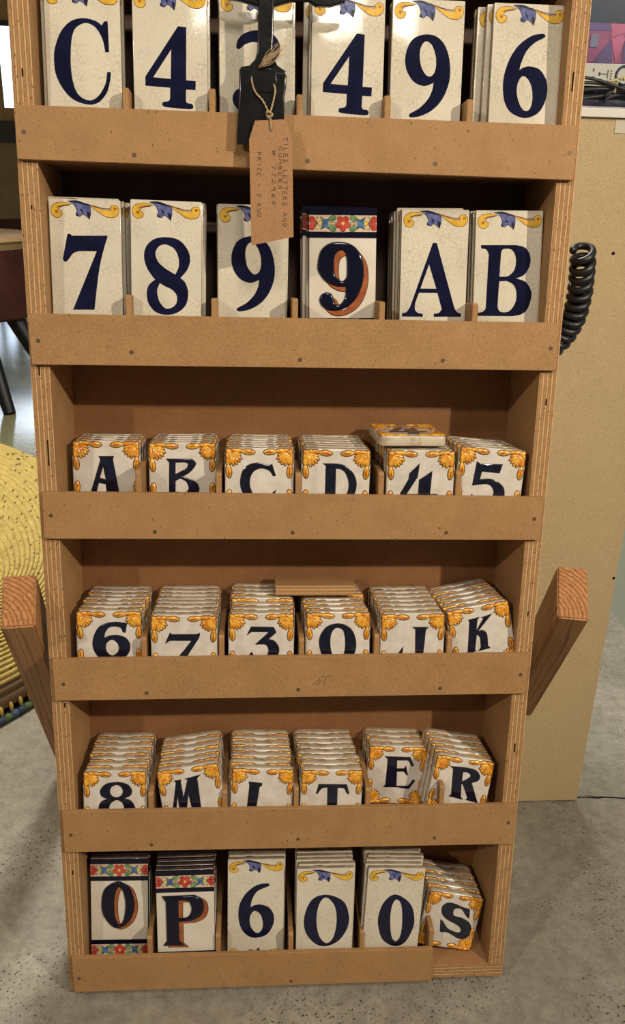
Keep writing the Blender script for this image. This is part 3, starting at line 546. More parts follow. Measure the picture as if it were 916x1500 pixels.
ORN = [proto_corner.data, mirrored(proto_corner, 'corner_tr', -1), mirrored(proto_corner, 'corner_bl', 1, SH), mirrored(proto_corner, 'corner_br', -1, SH)]
bpy.data.objects.remove(proto_corner)
def loops(key): return [cr_loop(c) for c in GL[key].split('|')]
def scroll():
    parts = []
    for key, m, rim in (('oYL', M_YEL, M_BRN), ('oYR', M_YEL, M_BRN), ('oB', M_BLUE, M_DBLUE)):
        L = loops(key); parts.append((flat_shape(L, .00012, 0, .00045, -2, 0, -.0001), rim)); parts.append((flat_shape(L, .00012, 0, -.0001, -2, 0, -.0002), m))
    for c in loops('oBd'): parts.append((flat_shape([c], .00008, 0, 0, -2, 0, -.0003), M_DBLUE))
    for cx, cz in ((-27, 134.2), (33.2, 138.4)):
        parts.append((flat_shape([[(cx+1.5*math.cos(a), cz+1.5*math.sin(a)) for a in [2*PI*k/12 for k in range(12)]]], .0001, 0, 0, -2, 0, -.0003), M_ORND))
    # brown line that runs from scroll to leaf
    parts.append((flat_shape([cr_loop('-14,143.6! -20,143 -26,141 -26.2,140.3 -20,141.6 -14,142.4!')], .00008, 0, 0, -2, -2, -.0003), M_BRN))
    parts.append((flat_shape([cr_loop('8,141! 20,138 28,137.6 28,137 20,137.2 8,140.2!')], .00008, 0, 0, -2, 1, -.0003), M_BRN))
    return join_meshes('scroll_proto', parts)
proto_scroll = scroll(); SCR = [proto_scroll.data, mirrored(proto_scroll, 'scroll_low', 1, TH2)]
bpy.data.objects.remove(proto_scroll)
def circ(cx, cz, rx, rz, rot=0, n=14):
    c, s = math.cos(math.radians(rot)), math.sin(math.radians(rot))
    return [(cx+rx*math.cos(a)*c-rz*math.sin(a)*s, cz+rx*math.cos(a)*s+rz*math.sin(a)*c) for a in [2*PI*k/n for k in range(n)]]
def floral_band():
    """one moulded border band: navy bars, cream field, flowers (mm, field centre at z=0)"""
    parts = []; W = TW*500
    def rect(x0, x1, z0, z1): return [(x0, z0), (x1, z0), (x1, z1), (x0, z1)]
    parts.append((flat_shape([rect(-W+.3, W-.3, 9, 16)], .0006, .0003, 0, 0, 0, -.0004), M_COBALT))
    parts.append((flat_shape([rect(-W+.3, W-.3, -14.5, -9)], .0006, .0003, 0, 0, 0, -.0004), M_COBALT))
    parts.append((flat_shape([rect(-W+.1, W-.1, -9.2, 9.2)], .0002, 0, 0, 0, 0, -.0002), M_BLACKLINE))
    parts.append((flat_shape([rect(-W+.1, W-.1, -8.6, 8.6)], .0002, 0, 0, 0, 0, -.0003), M_CREAM))
    sh = []
    for k in range(5):
        a = 90+36+72*k; ca, sa = math.cos(math.radians(a)), math.sin(math.radians(a))
        sh.append((circ(4.9*ca, 4.9*sa, 3.5, 3.0, a), M_RED))
    sh.append((circ(0, 0, 1.9, 1.9), M_YDOT))
    for sx in (-1, 1):
        for z, ro in ((5.2, 25), (-5.2, -25)): sh.append((circ(sx*11.3, z, 4.0, 2.7, -sx*ro), M_GREEN))
        sh.append(([(sx*x, z) for x, z in cr_loop('15.5,-5.5! 16.2,0 15,5.2! 19,3.6 24,6.4! 21.8,0 24,-6! 19,-4')], M_SKYB))
        sh.append(([(sx*x, z) for x, z in cr_loop('22.6,0! 25,2.8! 27.2,0! 25,-2.8!')], M_YDOT))
        for z, a in ((5.4, 0), (0, 0), (-5.4, 0)): sh.append((circ(sx*(W-3.0-(1.6 if z == 0 else 0)), z*.72, 3.2, 3.0), M_RED))
    for L, m in sh: parts.append((flat_shape([L], .0002, 0, .00042, 0, 0, -.0004), M_BLACKLINE))
    for L, m in sh: parts.append((flat_shape([L], .0003, .00015, -.0001, 0, 0, -.0006), m))
    for sx in (-1, 1):
        bm = bmesh.new()
        for L in (((27, 0), (29.5, 3), (28.5, 6.5), (26.5, 5.8)), ((27, 0), (29.5, -3), (28.5, -6.5), (26.5, -5.8)), ((27, 0), (31, 0)), ((7.5, 1), (15, .5)), ((7.5, -1.5), (15, -1))):
            add_tube(bm, [(sx*x/1000, -.0005, z/1000) for x, z in L], .00035, 4)
        me = bpy.data.meshes.new('t'); bm.to_mesh(me); bm.free(); parts.append((me, M_BLACKLINE))
    return join_meshes('band_proto', parts)
pb = floral_band()
def band_at(name, z, flip):
    me = pb.data.copy(); me.name = name
    for v in me.vertices: v.co.z = z/1000 + (v.co.z*(-1 if flip else 1))
    if flip: me.flip_normals()
    return me
BAND = [band_at('band_top', 130.5, False), band_at('band_low', 16.0, True)]
bpy.data.objects.remove(pb)

def letter_mesh(key, style):
    L = loops(key)
    if style == 't': return join_meshes('letter', [(flat_shape(L, .0002, 0, 0, 0, 0, -.0001), M_NAVY)])
    if style == 's': return join_meshes('letter', [(flat_shape(L, .0002, 0, .0005, 0, 0, -.0001), M_DARKRIM), (flat_shape(L, .0005, .0003, -.0003, 0, 0, -.0003), M_INK)], None, 40)
    dx, dz = {'d9': (5.4, -5.8), 'dO': (4.6, -3.0), 'dP': (5.6, -3.6)}[key]
    parts = [(flat_shape(L, .0003, 0, .0006, dx, dz, -.0001), M_BLACKLINE), (flat_shape(L, .0006, .0003, -.0003, dx, dz, -.0004), M_TERRA)]
    parts += [(flat_shape(L, .0003, 0, .0007, 0, 0, -.0010), M_BLACKLINE), (flat_shape(L, .0012, .0014, -.0014, 0, 0, -.0012, res=3), M_COBALT)]
    return join_meshes('letter', parts, None, 50)

# ------------------------------------------------------------------ tiles
SHN = ['top', 'second', 'third', 'fourth', 'fifth', 'bottom']
ORDN = ['front', 'second', 'third', 'fourth', 'fifth', 'sixth', 'seventh', 'eighth', 'ninth', 'tenth']
KEY = {(1, 0): 'tC', (1, 1): 't4', (1, 2): 't3', (1, 3): 't4', (1, 4): 't9', (1, 5): 't6', (2, 0): 't7', (2, 1): 't8', (2, 2): 't9', (2, 3): 'd9', (2, 4): 'tA', (2, 5): 'tB',
       (3, 0): 'sA', (3, 1): 'sB', (3, 2): 'sC', (3, 3): 'sD', (3, 4): 's4', (3, 5): 's5', (4, 0): 's6', (4, 1): 's7', (4, 2): 's3', (4, 3): 'sO', (4, 4): 'sJ', (4, 5): 'sK',
       (5, 0): 's8', (5, 1): 'sM', (5, 2): 'sI', (5, 3): 'sT', (5, 4): 'sE', (5, 5): 'sR', (6, 0): 'dO', (6, 1): 'dP', (6, 2): 't6b', (6, 3): 't0', (6, 4): 't0n', (6, 5): 'sS'}
LETX = {(2, 2): -1.0}
# tiles standing behind each front tile: (count, x offsets in mm of the first few)
BEHIND = {(1, 0): [-5, 1, 0], (1, 1): [2, 0, -2], (1, 2): [3, -1, 2], (1, 3): [-2, -8, 1], (1, 4): [1, 0, 2], (1, 5): [-6, -13, -14],
          (2, 0): [-4, 2, 6], (2, 1): [1, 4, 3], (2, 2): [-1, 2, 1], (2, 3): [-3, -7, -8], (2, 4): [-1, -2, -4, -3, -5, -6], (2, 5): [-1, -3],
          (3, 0): [1, 0, 1, 1], (3, 1): [0, 1, 0, 1], (3, 2): [1, 0, 0, 1, 0, 1], (3, 3): [0, 1, -1, 0, -1, 0], (3, 4): [-1, 0, -2, -3, -3], (3, 5): [-2, -3, -4, -5],
          (4, 0): [0, 2, 0, 3, 1, 1], (4, 1): [0, 0, 1, 0, 1, 0, 0], (4, 2): [1, 2, 1, 0, 1, 0], (4, 3): [0, -2, -3, -1, -3, -4], (4, 4): [-1, -1, -1, -2, -2, -3], (4, 5): [-2, -3, -4, -6, -7],
          (5, 0): [1, 2, 0, 1, 0, 1], (5, 1): [0, 0, 0, -1, 0], (5, 2): [-3, -2, -1, -2, -3, -3], (5, 3): [-1, 0, -3, -2, -4, -5, -5], (5, 4): [0, -1, -2], (5, 5): [-1, -2, -3, -4],
          (6, 0): [0, 1, 0, 1], (6, 1): [0, 1, -1, 0, 0, 1, 0, 0], (6, 2): [2, 0, 1, 2], (6, 3): [2, -1, 0, 1, -1, 0], (6, 4): [-2, 0, 2, -1, 1, 0, 1, 0], (6, 5): [-1, -1, -2, -3]}
SIDE = {(1, 1): 'left', (1, 3): 'right'}
DESC = {'t': 'tall cream crackle tile', 's': 'small square ivory tile', 'd': 'tall white tile'}
def tile_matrix(x, y, z, phi, lam):
    c, s, cl, sl = math.cos(phi), math.sin(phi), math.cos(lam), math.sin(lam)
    X = Vector((c, 0, -s)); Z = Vector((s*cl, sl, c*cl)).normalized(); Y = Z.cross(X).normalized(); X = Y.cross(Z)
    return RACK @ Matrix(((X.x, Y.x, Z.x, x), (X.y, Y.y, Z.y, y), (X.z, Y.z, Z.z, z), (0, 0, 0, 1)))
NUMW = dict(zip('0123456789', ('zero', 'one', 'two', 'three', 'four', 'five', 'six', 'seven', 'eight', 'nine')))
def front_name(row, slot, ch, style):
    c = {'9f': '9', '0n': '0'}.get(ch, ch)
    word = 'numeral' if c.isdigit() else 'letter'
    sh = SHN[row-1]
    if (row, slot) == (1, 2): word, c = 'numeral', '3'
    return word, NUMW.get(c, c), sh
for row, slot, ch, kind, phi, lam, x, y, z in TILES:
    key = KEY[(row, slot)]; style = key[0]
    body = {'t': me_tall, 's': me_small, 'd': me_white}[style]
    word, c, sh = front_name(row, slot, ch, style)
    nm = {'t': 'tall_tile', 's': 'small_tile', 'd': 'floral_tile'}[style]
    t = share(nm, body); t.matrix_world = tile_matrix(x/1000, y/1000, z/1000, phi, lam)
    extra = ''
    if (row, slot) in SIDE: extra = SIDE[(row, slot)]+' one of two, '
    if style == 'd' and row == 2: lab = 'tall white tile with raised navy numeral nine under a red flower band, second shelf'
    elif ch == 'O' and style == 'd': lab = 'tall white tile with raised navy letter O between two flower bands, bottom shelf'
    elif ch == 'P': lab = 'tall white tile with raised navy P, bottom shelf, beside the flower-banded O'
    elif row == 6 and ch == '0': lab = 'tall cream tile with wide round navy zero, bottom shelf'
    elif row == 6 and ch == '0n': lab = 'tall cream tile with narrow navy zero, bottom shelf, beside the small S'
    elif (row, slot) == (1, 2): lab = 'tall crackle tile half hidden by the black strap, top shelf'
    elif style == 't': lab = f'{DESC[style]} with navy {word} {c}, {extra}front of {sh} shelf'
    else: lab = f'{DESC[style]} with {word} {c} and amber corners, front of {sh} shelf'
    tag(t, lab, 'tile', 'tiles at the front of their stacks')
    le = letter_mesh(key, style); le.parent = t; le.name = 'letter'
    if (row, slot) == (1, 3): le.location.x = .0005
    if style == 's':
        for m in ORN: share('corner_ornament', m, t)
    elif style == 't':
        for m in SCR: share('scroll_ornament', m, t)
    else:
        for m in BAND: share('flower_band', m, t)
    # the ones behind
    offs = BEHIND[(row, slot)]; back = D*1000-1.0-(11.2 if style == 's' else 6.6)
    ytop = y + (80.5 if style == 's' else 147)*math.sin(lam)
    pitch = min(14.2 if style == 's' else 8.2, (back-ytop)/max(1, len(offs))); pitch = max(pitch, 12.7 if style == 's' else 7.0)
    for i, dx in enumerate(offs):
        yt = ytop + pitch*(i+1)
        if yt > back+2: continue
        lam2 = lam*(1-.5*i/len(offs)) + random.uniform(-.006, .006) if row > 2 else lam
        dz = random.uniform(0, .6) + (2.2 if (row, slot, i) in ((2, 0, 0), (2, 4, 1), (2, 3, 1)) else 0)
        dz += {(4, 2): (0, 0, 3, 3.5, 3, 3.2), (4, 3): (0, 0, 0, 3, 3.2, 3.2)}.get((row, slot), (0,)*12)[i]
        hh = (80.5 if style == 's' else 147)
        y2 = yt - hh*math.sin(lam2)
        ph2 = phi + random.uniform(-.008, .008)
        m2 = tile_matrix((x+dx)/1000, y2/1000, (z+dz)/1000, ph2, lam2)
        b = share(nm, body); b.matrix_world = m2
        beh = {'t': 'tall tile', 's': 'small rounded tile', 'd': 'tall floral tile'}[style]
        which = f'{ORDN[i+1]} from front'
        nar = {('0', 6): 'wide zero', ('0n', 6): 'narrow zero', ('4', 1): 'right-hand four' if slot == 3 else 'left-hand four', ('9f', 2): 'flower-banded nine'}.get((ch, row), c)
        if (row, slot) == (1, 2): nar = 'strap'
        tag(b, f'{beh}, {which} in the stack behind the {nar}, {sh} shelf', 'tile', f'tiles stacked behind the {nar} on the {sh} shelf')
        if style == 's':
            for m in ORN[:2]: share('corner_ornament', m, b)
        elif style == 't': share('scroll_ornament', SCR[0], b)
        else: share('flower_band', BAND[0], b)
for p in (me_small, me_tall, me_white): pass
# the small 4 lying flat on top of its stack (third shelf)
fl = share('small_tile', me_small)
Fm = RACK @ Matrix.Translation((.1295, .0145, .6320)) @ Matrix.Rotation(math.radians(1.5), 4, 'Z') @ Matrix.Rotation(math.radians(-90), 4, 'X')
fl.matrix_world = Fm @ Matrix.Translation((0, -.0095, 0))
tag(fl, 'small ivory tile with numeral four lying flat on top of the third-shelf stack', 'tile')
le = letter_mesh('s4', 's'); le.parent = fl
for m in ORN: share('corner_ornament', m, fl)
for p in (me_small, me_tall, me_white): bpy.data.objects.remove(p)

# plywood offcut lying across two stacks on the fourth shelf
bm = bmesh.new()
for fc in add_box(bm, -.0485, .0485, 0, .037, 0, .0125):
    fc.normal_update(); fc.material_index = 1 if abs(fc.normal.z) < .5 else 0
o = mesh_obj('wood_offcut', bm, [M_SHELF, M_PLYB]); o.matrix_world = RACK @ Matrix.Translation((.0265, .058, .4372))
tag(o, 'thin plywood offcut lying across the stacks behind the three and the O', 'wood block')

# ------------------------------------------------------------------ price tag on twine
T0 = bpy.data.objects.new('price_tag', None); link(T0); T0.matrix_world = RACK @ Matrix.Translation((0, -.0185, 0))
tag(T0, 'brown kraft price tag with handwriting hanging on jute twine over the top strip', 'tag')
me = flat_shape([[(-47.9, 954.8), (-17.9, 957), (-11.6, 939.2), (-9, 848.2), (-51.3, 839.2), (-53.6, 937.9)], [( -32.2+1.3*math.cos(a), 947+1.3*math.sin(a)) for a in [2*PI*k/12 for k in range(12)]]], .0005)
join_meshes('card', [(me, M_KRAFT)], T0)
GLY = {'T': '0,1 1,1|.5,1 .5,0', 'I': '.5,1 .5,0', 'L': '.1,1 .1,0 .8,0', 'E': '.9,1 .1,1 .1,0 .9,0|.1,.5 .7,.5', 'S': '.9,.9 .5,1 .1,.8 .5,.5 .9,.25 .5,0 .1,.1',
       'R': '.1,0 .1,1 .7,.95 .8,.7 .1,.5 .9,0', 'A': '.0,0 .45,1 .9,0|.2,.4 .7,.4', 'N': '.1,0 .1,1 .85,0 .85,1', 'D': '.1,0 .1,1 .7,.85 .9,.4 .6,.05 .1,0',
       'U': '.1,1 .15,.1 .5,0 .85,.15 .9,1', 'M': '0,0 .15,1 .5,.3 .85,1 1,0', 'B': '.1,0 .1,1 .7,.9 .6,.55 .1,.5 .8,.4 .8,.1 .1,0', '#': '.3,1 .2,0|.7,1 .6,0|0,.65 1,.7|0,.3 1,.35',
       '7': '.1,1 .9,1 .4,0', '2': '.1,.8 .5,1 .85,.75 .1,0 .9,0', '9': '.85,.75 .5,1 .15,.75 .5,.5 .85,.75 .7,0', '6': '.8,1 .25,.5 .2,.15 .6,0 .85,.25 .5,.5 .25,.35', '0': '.5,1 .15,.6 .3,.05 .7,.05 .88,.55 .5,1',
       'P': '.1,0 .1,1 .75,.9 .75,.55 .1,.5', 'C': '.85,.9 .4,1 .1,.5 .4,0 .85,.1', 'K': '.1,1 .1,0|.85,1 .1,.45 .9,0', 'W': '0,1 .25,0 .5,.7 .75,0 1,1', '-': '.1,.5 .9,.5', ' ': ''}
bm = bmesh.new()
def handwrite(text, xc, zs, ze, size):
    """writing that runs down the card, letter tops towards +x"""
    n = len(text); adv = (zs-ze)/n
    for i, ch in enumerate(text):
        j = random.uniform(-.3, .3)
        for st in GLY[ch].split('|'):
            if not st: continue
            pts = [tuple(map(float, p.split(','))) for p in st.split()]
            L = [((xc+(p[1]-.5)*size+j+random.uniform(-.12, .12))/1000, -.0003, (zs-adv*(i+p[0]*.72)+random.uniform(-.12, .12))/1000) for p in pts]
            add_tube(bm, L, .0003, 4)
handwrite('TILES LETTERS AND', -18.0, 941, 856, 3.9)
handwrite('NUMBERS', -23.0, 932.5, 891, 3.3)
handwrite('# 772960', -29.2, 928.6, 876, 3.6)
handwrite('PRICE - 2 KWD', -43.7, 926.6, 864.7, 3.9)
mesh_obj('handwriting', bm, M_PEN, T0)
def twisted(bm, pts, r_, turns):
    """two-ply twine along a path"""
    pts = [Vector(p) for p in pts]; dense = []
    for i in range(len(pts)-1):
        p0, p1, p2, p3 = pts[max(i-1, 0)], pts[i], pts[i+1], pts[min(i+2, len(pts)-1)]
        for s in range(10):
            t = s/10; dense.append(.5*((2*p1)+(p2-p0)*t+(2*p0-5*p1+4*p2-p3)*t*t+(3*p1-3*p2+p3-p0)*t**3))
    dense.append(pts[-1])
    for ph in (0, PI):
        L = []
        for i, p in enumerate(dense):
            t = (dense[min(i+1, len(dense)-1)]-dense[max(i-1, 0)]).normalized(); u = t.orthogonal().normalized(); v = t.cross(u)
            a = ph+turns*2*PI*i/len(dense); L.append(p+(u*math.cos(a)+v*math.sin(a))*r_*.55)
        add_tube(bm, L, r_*.75, 6)
bm = bmesh.new()
twisted(bm, [(-.0322, .002, .944), (-.0322, -.0012, .9475), (-.0326, -.002, .953), (-.0338, -.001, .960)], .0008, 3)
twisted(bm, [(-.0345, 0, .962), (-.0400, .0015, .9725), (-.0470, .003, .980), (-.0500, .003, .986), (-.0512, .004, .9925), (-.0505, .006, .996)], .0008, 8)
twisted(bm, [(-.0335, 0, .962), (-.0310, .0005, .970), (-.0290, .001, .979), (-.0285, .002, .984), (-.0300, .004, .9885)], .0008, 6)
mesh_obj('twine', bm, M_TWINE, T0, True)
bm = bmesh.new()
twisted(bm, [(-.0362, -.001, .9575), (-.0318, -.003, .9590), (-.0318, -.001, .9615), (-.0362, -.003, .9625), (-.0365, 0, .9600), (-.0325, -.002, .9575)], .0010, 5)
mesh_obj('twine_knot', bm, M_TWINE, T0, True)
bm = bmesh.new()
for k in range(26):
    e = Vector((-.017-random.uniform(0, .010), random.uniform(-.008, .002), 1.018+random.uniform(-.005, .006)))
    a = Vector((-.0435+random.uniform(-.001, .001), random.uniform(-.0005, .001), 1.0025+random.uniform(-.001, .001)))
    mdl = (a+e)/2+Vector((random.uniform(-.003, .001), random.uniform(-.002, .002), random.uniform(-.003, .002)))
    add_tube(bm, [a, (a+mdl)/2, mdl, e], [.0006, .0005, .00035, .00015], 4)
mesh_obj('frayed_end', bm, M_TWINE, T0, True)

# ------------------------------------------------------------------ black tape-wrapped strap
S0 = bpy.data.objects.new('black_strap', None); link(S0); S0.matrix_world = RACK @ Matrix.Translation((0, -.0095, 0))
tag(S0, 'black tape-wrapped strap with square pad hanging over the top shelf', 'strap')
def slab_poly(name, pts, t, y, bev=.001, mat=M_TAPE):
    return join_meshes(name, [(flat_shape([pts], t, bev, -bev, 0, 0, y, res=2), mat)], S0, 50)
slab_poly('pad', [(-63.2, 1001), (-60, 1003), (-50, 1001.5), (-28, 1000), (-20.5, 999.6), (-17.6, 997), (-17.9, 986), (-19.5, 978), (-19.2, 933), (-66, 934.3), (-63.4, 980)], .004, -.001, .0014)
slab_poly('fold', [(-50.4, 1003), (-28.5, 1002), (-26.8, 990), (-29.8, 981), (-49, 982), (-51.5, 992)], .0016, -.0042, .0006)
slab_poly('band', [(-44, 1090), (-30.3, 1090), (-30.6, 1030)] + [(-31.3, 1022), (-30.3, 1013), (-26.5, 1006), (-18.8, 1001.4), (-18.8, 997), (-62, 997), (-62, 1003.5), (-53.5, 1005), (-48, 1010.5), (-46, 1018)], .0034, .0004, .0012)
slab_poly('cross_arm', [(-82, 1066), (-62, 1063.5), (-44, 1059), (-30, 1060), (-14, 1065), (3, 1066), (10, 1062), (24, 1062), (38, 1066), (40, 1070), (-84, 1070)], .004, .012, .0015)
me = S0.children[0].name

# ------------------------------------------------------------------ coiled cord hanging beside the rack
path = [(.3165, .156, .932), (.3185, .155, .915), (.3205, .158, .900), (.3218, .16, .882), (.3208, .16, .866), (.3175, .16, .851), (.3115, .16, .838), (.303, .16, .826), (.293, .16, .818)]
pv = [Vector(p) for p in path]; dense = []
for i in range(len(pv)-1):
    for s in range(24): dense.append(pv[i].lerp(pv[i+1], s/24))
L = []; turns = 12.5; n = len(dense)
for i in range(0, n*3):
    q = i/3; k = min(int(q), n-2); p = dense[k].lerp(dense[k+1], q-k)
    t = (dense[min(k+4, n-1)]-dense[max(k-4, 0)]).normalized(); u = t.cross(Vector((0, 1, 0))).normalized(); v = t.cross(u)
    a = 2*PI*turns*i/(n*3)+PI; L.append(p+(u*math.cos(a)*.0105+v*math.sin(a)*.0105)+t*(.0042*math.sin(a)-.0024*math.cos(a)))
bm = bmesh.new()
add_tube(bm, L+[(.285, .150, .812), (.268, .124, .806)], .0042, 9)
o = mesh_obj('coiled_cord', bm, M_CORD, None, True)
tag(o, 'black coiled rubber cord hanging at the right side of the rack', 'cord')

# ------------------------------------------------------------------ floor and room
def concrete():
    m, nt, b = new_mat('concrete'); v = coords(nt)
    base = ramp(nt, noise(nt, v, 3.2, 5, .65), [(.32, (.235, .215, .17)), (.52, (.31, .285, .235)), (.72, (.40, .375, .315))])
    mo = ramp(nt, noise(nt, v, 48, 7, .8), [(.36, (.62, .61, .59)), (.6, (1.12, 1.12, 1.12))])
    c = mix(nt, .75, base, mo, 'MULTIPLY')
    fi = ramp(nt, noise(nt, v, 420, 2, .6), [(.3, (.8, .8, .8)), (.6, (1.06, 1.06, 1.06))])
    c = mix(nt, .6, c, fi, 'MULTIPLY')
    zone = ramp(nt, noise(nt, v, 7, 2), [(.44, (0, 0, 0)), (.58, (1, 1, 1))])
    pit = ramp(nt, noise(nt, v, 230, 2, .45), [(.34, (1, 1, 1)), (.375, (0, 0, 0))])
    pz = mix(nt, 1.0, pit, zone, 'MULTIPLY')
    c = mix(nt, pz, c, (.05, .04, .03))
    # polished, greener screed in the back of the shop
    sep = nt.nodes.new('ShaderNodeSeparateXYZ'); lk(nt, v, sep.inputs[0])
    far = ramp(nt, N(nt, 'ShaderNodeMapRange').outputs[0], [(0, (0, 0, 0)), (1, (1, 1, 1))])
    mr = [n for n in nt.nodes if n.type == 'MAP_RANGE'][0]; mr.inputs['From Min'].default_value = 1.2; mr.inputs['From Max'].default_value = 2.0
    lk(nt, sep.outputs[1], mr.inputs['Value'])
    c = mix(nt, far, c, (.30, .30, .17))
    lk(nt, c, b.inputs['Base Color'])
    rr = nt.nodes.new('ShaderNodeMapRange'); lk(nt, sep.outputs[1], rr.inputs['Value']); rr.inputs['From Min'].default_value = 1.2; rr.inputs['From Max'].default_value = 2.0
    rr.inputs['To Min'].default_value = .5; rr.inputs['To Max'].default_value = .12; lk(nt, rr.outputs[0], b.inputs['Roughness'])
    h = mix(nt, .5, noise(nt, v, 60, 4, .6), pz, 'SUBTRACT')
    bump(nt, b, h, .25, .002)
    return m
M_CONC = concrete()
def struct(name, bm, mats, smooth=False): return tag(mesh_obj(name, bm, mats, None, smooth), kind='structure')
bm = bmesh.new(); add_box(bm, -5, 3.2, -3.5, 8.2, -.05, 0); floor = struct('floor', bm, M_CONC)
# open joint in the screed beside the beige board
bm = bmesh.new(); random.seed(3)
for off, r_, ph in ((0, .0011, 0), (.0045, .0007, 1.3)):
    L = []
    for i in range(60):
        x = .30+i*.012; L.append((x, .352-.02*(x-.5)+off*math.sin(i*.35+ph)+random.uniform(-.0012, .0012), .0001))
    add_tube(bm, L, [r_*random.uniform(.4, 1.3) for _ in L], 5)
cr = mesh_obj('crack', bm, M_VOID, floor)
random.seed(11)
M_MINT = mottled('pale_wall', (.52, .57, .47), (.56, .61, .51), 4, .6)
M_WARMWALL = mottled('warm_wall', (.50, .40, .26), (.55, .45, .3), 3, .7)
bm = bmesh.new(); add_box(bm, .846, .9, .35, 3.0, 0, 1.06); struct('wall_right', bm, M_MINT)
bm = bmesh.new()
add_box(bm, -5, -3.1, 8, 8.12, 0, 2.9); add_box(bm, -1.75, 3.2, 8, 8.12, 0, 2.9); add_box(bm, -3.1, -1.75, 8, 8.12, 0, .35); add_box(bm, -3.1, -1.75, 8, 8.12, 2.6, 2.9)
struct('wall_back', bm, M_WARMWALL)
me_, nt, b = new_mat('daylight_pane'); b.inputs['Base Color'].default_value = (.6, .7, .85, 1)
b.inputs['Emission Color'].default_value = (.66, .80, 1.0, 1); b.inputs['Emission Strength'].default_value = 3.0; b.inputs['Roughness'].default_value = .1
M_DAY = me_
bm = bmesh.new(); add_box(bm, -3.1, -1.75, 8.05, 8.07, .35, 2.6); win = struct('window_1', bm, M_DAY)
bm = bmesh.new()
for a in ((-3.14, -3.09, 7.97, 8.05, .3, 2.65), (-1.76, -1.71, 7.97, 8.05, .3, 2.65), (-3.09, -1.76, 7.97, 8.05, .3, .36), (-3.09, -1.76, 7.97, 8.05, 2.59, 2.65), (-2.63, -2.58, 7.98, 8.05, .36, 2.59)): add_box(bm, *a)
mesh_obj('window_frame', bm, plain('window_frame_grey', (.3, .32, .34), .5), win)

# ------------------------------------------------------------------ beige board and counter at the right
C0 = bpy.data.objects.new('shop_counter', None); link(C0); C0.location = (.36, .35, 0)
tag(C0, 'tall shop counter clad in a beige board with a white ledge, right of the rack', 'counter')
def cpart(name, x0, x1, y0, y1, z0, z1, mats, bev=0, n=None):
    o = box(name, x0, x1, y0, y1, z0, z1, mats, C0, bev); o.matrix_parent_inverse = C0.matrix_world.inverted() if False else Matrix.Translation((-.36, -.35, 0)); return o
cpart('beige_board', .205, .512, .343, .361, .003, 1.076, M_BEIGE)
cpart('counter_body', .22, .505, .3615, .95, .0, 1.072, mottled('counter_side', (.4, .38, .33), (.45, .43, .38), 5, .6))
cpart('ledge', .205, .53, .338, .97, 1.0765, 1.087, plain('white_ledge', (.78, .77, .70), .35), .001)
cpart('tape_piece', .4065, .423, .3422, .3429, 1.059, 1.0745, plain('clear_tape', (.62, .58, .46), .3))
for x, z in ((.4293, .913), (.5085, .431)):
    bm = bmesh.new(); add_lathe(bm, [(0, .0004), (.002, .0004), (.0024, 0), (.0024, -.0003)], 12)
    bmesh.ops.transform(bm, matrix=Matrix.Translation((x, .343, z)) @ Matrix.Rotation(PI/2, 4, 'X'), verts=bm.verts); bmesh.ops.recalc_face_normals(bm, faces=bm.faces)
    o = mesh_obj('screw', bm, M_VOID, C0); o.matrix_parent_inverse = Matrix.Translation((-.36, -.35, 0))
# things on the counter
def pile(name, lab, cat, x0, x1, y0, y1, z0, z1, mat, bev=.001, rz=0):
    bm = bmesh.new(); add_box(bm, x0-(x0+x1)/2, x1-(x0+x1)/2, y0-(y0+y1)/2, y1-(y0+y1)/2, 0, z1-z0, 0, None, bev)
    o = mesh_obj(name, bm, mat); o.location = ((x0+x1)/2, (y0+y1)/2, z0); o.rotation_euler.z = rz; tag(o, lab, cat); return o
pile('paper_stack', 'grey-lilac sheets of paper lying on the white counter ledge', 'paper', .36, .53, .40, .60, 1.0875, 1.0935, mottled('lilac_paper', (.30, .28, .36), (.42, .40, .46), 60, .6), .0005, .05)
bag = pile('dark_bag', 'dark folded plastic bag under the white carton on the counter', 'bag', .355, .54, .41, .60, 1.094, 1.118, mottled('dark_plastic', (.01, .015, .035), (.04, .055, .10), 90, .25, .3, .8, 60), .008)
bm = bmesh.new()
for k in range(4):
    L = [(.35+.19*t, .403-.003*k, 1.0965+.006*k+.012*math.sin(PI*t*(1+.15*k)+.4*k)) for t in [i/20 for i in range(21)]]
    add_tube(bm, L, .0021, 7)
for k in range(2):
    c = Vector((.455, .405, 1.098+.006*k)); L = [c+Vector((.045*math.cos(a), -.002-.004*k, .013*math.sin(a))) for a in [PI*i/18 for i in range(19)]]
    add_tube(bm, L, .0022, 7)
o = mesh_obj('cable_bundle', bm, M_CORD, None, True); tag(o, 'black cables looped in front of the dark bag on the counter', 'cable')
bm = bmesh.new()
L = [(.405, .401, 1.121), (.416, .399, 1.124), (.428, .399, 1.1265), (.441, .400, 1.127)]; add_tube(bm, L, .0018, 6)
L = [(.424, .399, 1.126), (.4215, .397, 1.119), (.4205, .397, 1.110)]; add_tube(bm, L, .0015, 6)
for k in range(10):
    a = (.430+random.uniform(-.008, .01), .398, 1.1255); add_tube(bm, [a, (a[0]+random.uniform(-.008, .008), .396, 1.1255+random.uniform(-.004, .005))], .0008, 4)
o = mesh_obj('yellow_cord', bm, plain('pale_yellow', (.62, .56, .28), .6), None, True); tag(o, 'knotted pale yellow cord in front of the white carton', 'cord')
ct = pile('carton', 'flat white printed carton under the magenta box on the counter', 'box', .362, .56, .413, .60, 1.1185, 1.1455, plain('white_card', (.56, .56, .50), .5), .001)
bm = bmesh.new()
def cbox(x0, x1, z0, z1): add_box(bm, x0-.461, x1-.461, -.0940, -.0936, z0-1.1185, z1-1.1185)
